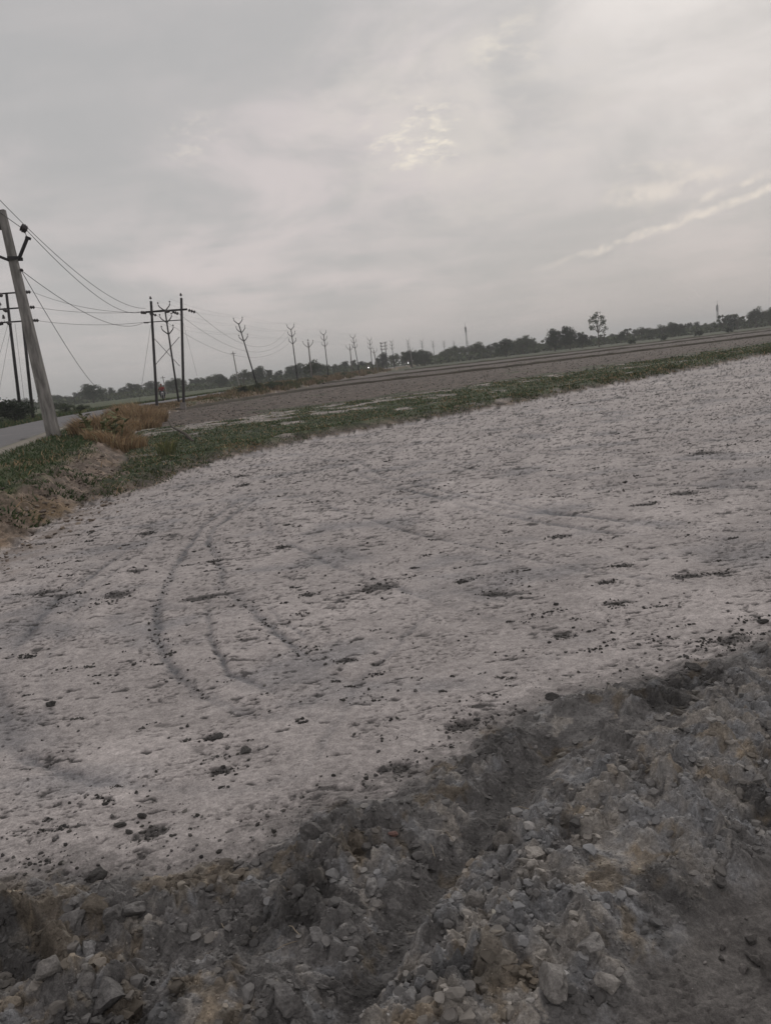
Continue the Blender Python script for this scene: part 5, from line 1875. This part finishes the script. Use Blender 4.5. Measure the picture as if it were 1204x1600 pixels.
# the tall sparse tree
sp_b = [(-2.1, 0, 5.2, .9, .8, .6), (-2.3, .2, 6.7, .9, .8, .6), (-1.3, 0, 7.9, 1.0, .9, .6), (.3, .1, 8.3, 1.0, .9, .6), (1.5, 0, 7.4, .9, .8, .6), (2.3, -.1, 6.2, .8, .8, .55),
        (1.2, .2, 5.8, .7, .7, .5), (-.6, -.2, 6.5, .8, .8, .5), (2.7, 0, 4.7, .8, .7, .45), (1.9, 0, 3.9, .6, .6, .4), (-.2, .1, 5.2, .5, .5, .4)]
sp_b = [(a, b, c, d * 1.3, e * 1.3, f * 1.35) for a, b, c, d, e, f in sp_b]
KINDS.append(('sparse', crown_mesh('crown', 91, sp_b, 1500, .17, LEAFC, .38), trunk_mesh('trunk', 92, 6.6, .2, [b[:3] for b in sp_b])))
pS = Vector((59.6, 205, 8.9))
zS = zrow(pS.x, 205)
oS = empty('tree', (pS.x + 1.0, 205, zS), 'tall sparse tree with open airy crown rising above the right treeline', 'tree', None, (0, 0, 0))
sS = (pS.z - zS) / 8.9
oS.scale = (sS * .72, sS * .72, sS)
link('trunk', KINDS[-1][2], None, oS)
link('crown', KINDS[-1][1], None, oS)

# the rest of the treeline
rt_ = random.Random(77)
az = -0.60
while az < 0.62:
    if az < 0.02:
        y0, y1, h0, h1, kk, lb, gr = 255, 330, 3.4, 5.6, (0, 0, 1, 2, 3, 4), 'tree in the hazy line behind the road and poles at left', G_L
    elif az < 0.22:
        y0, y1, h0, h1, kk, lb, gr = 265, 320, 4.0, 6.4, (0, 1, 3, 2, 4), 'tree in the hazy line in the middle behind the grey fields', G_M
    else:
        y0, y1, h0, h1, kk, lb, gr = 255, 310, 3.4, 5.6, (0, 1, 4, 2, 5), 'tree in the hazy line at right behind the grey fields', G_R
    yv = rt_.uniform(y0, y1)
    tree(az * yv, yv, rt_.uniform(h0, h1), rt_.choice(kk), lb, gr, rt_.uniform(.85, 1.45))
    az += rt_.uniform(0.0072, 0.0138)

# low undergrowth closing the treeline: one mass
r2 = np.random.default_rng(99)
n = 26000
uu = r2.uniform(-0.72, 0.78, n)
yv = r2.uniform(262, 345, n)
xx = uu * yv
rx_ = np.interp(yv, [p.y for p in line], [p.x for p in line])
keep = (xx < rx_ - 8) | (xx > rx_ + 6) | (yv > 312)
xx, yv = xx[keep], yv[keep]
n = len(xx)
top_h = 2.4 + 1.5 * fbm(xx * 0.06, yv * 0.02, 95, 3) + 0.8 * fbm(xx * 0.3, yv * 0.1, 96, 2)
zz = r2.random(n) * top_h
pz_ = np.stack([xx, yv, zz], 1)
a = r2.normal(size=(n, 3)); a /= np.linalg.norm(a, axis=1)[:, None]
b = np.cross(a, r2.normal(size=(n, 3))); b /= np.linalg.norm(b, axis=1)[:, None]
s = r2.uniform(.45, .9, n)[:, None]
v = np.stack([pz_ - a * s, pz_ + b * s * .6, pz_ + a * s, pz_ - b * s * .6], 1).reshape(-1, 3)
v[:, 2] = np.maximum(v[:, 2], -0.2)
o = link('far_undergrowth', fast_mesh('far_undergrowth', v, np.arange(4 * n).reshape(n, 4), False, {'tint': np.repeat(mix_tint(n, 97, LEAFC), 4, 0)}), M_LEAF)
tag(o, 'distant undergrowth closing the foot of the treeline', None, None, 'stuff')

bl = blob_set(64, 14, 5.6, 4.6, 0.6, 1.0)
KINDS.append(('bush', crown_mesh('foliage', 64, bl, 5200, 0.15, LEAFD, 0.10), trunk_mesh('stem', 64, 3.2, .12, [b[:3] for b in bl[1:9]])))
# bushes left of the road and along the verge
def bush(x, y, h, wf, kind, label, group=None):
    nm, cm, tm = KINDS[kind]
    o_ = empty('bush', (x, y, zrow(x, y) - .15), label, 'bush', group, (0, 0, rt_.uniform(0, 6.28)))
    s_ = h / 6.2
    o_.scale = (s_ * wf, s_ * wf, s_)
    link('stem', tm, None, o_)
    link('foliage', cm, None, o_)
    return o_


bush(-30.0, 60.5, 3.3, 1.5, 7, 'dark thorny bush at the left edge under the twin pole')
bush(-27.4, 60.0, 2.3, 1.3, 7, 'loose straggling bush right of the dark one under the twin pole')
bush(-33.0, 63, 3.2, 1.4, 7, 'dark bush cut by the left edge of the view')
for i, (xo, yv, h) in enumerate(((1.6, 84, .9), (1.9, 90, 1.1), (1.3, 95, 1.2), (1.6, 99, .9), (1.5, 104, .8), (1.6, 118, .9), (1.6, 131, .9), (1.3, 146, 1.0))):
    bx = float(np.interp(yv, [p[1] for p in TOE], [p[0] for p in TOE])) - xo
    bush(bx, yv, h, 1.7, (4, 0, 1)[i % 3], 'low green bush in the dry road verge', 'bushes in the road verge')
for i, (x, yv, h) in enumerate(((-27.5, 74, 1.0), (-36, 92, 1.3), (-47, 118, 1.6))):
    bush(x, yv, h, 1.9, 0, ('nearest', 'middle', 'farthest')[i] + ' low bush in the green field left of the road')
for i, (x, yv, h) in enumerate(((60, 178, 1.3), (69, 182, 1.2), (79, 186, 1.5), (86, 186, 1.4))):
    bush(x, yv, h, 1.6, 4, 'low dark bush on the green strip before the right treeline', 'bushes on the far green strip')


# ================================================================ HAZE
hb = bpy.data.meshes.new('haze')
bm = bmesh.new()
bmesh.ops.create_cube(bm, size=1.0)
bmesh.ops.scale(bm, vec=(6400, 6400, 42.0), verts=bm.verts)
bmesh.ops.translate(bm, vec=(0, 0, 42.0 / 2 - 1.8), verts=bm.verts)
bm.to_mesh(hb)
bm.free()
hm = bpy.data.materials.new('haze')
hm.use_nodes = True
hg = NT(hm.node_tree)
pv = hg.n('ShaderNodeVolumePrincipled')
pv.inputs['Color'].default_value = (0.90, 0.93, 0.95, 1)
pv.inputs['Density'].default_value = 0.00058
pv.inputs['Anisotropy'].default_value = 0.1
ho = hg.n('ShaderNodeOutputMaterial')
hg.t.links.new(pv.outputs[0], ho.inputs['Volume'])
hb.materials.append(hm)
tag(link('haze', hb), 'thin evening haze over the fields', None, None, 'stuff')
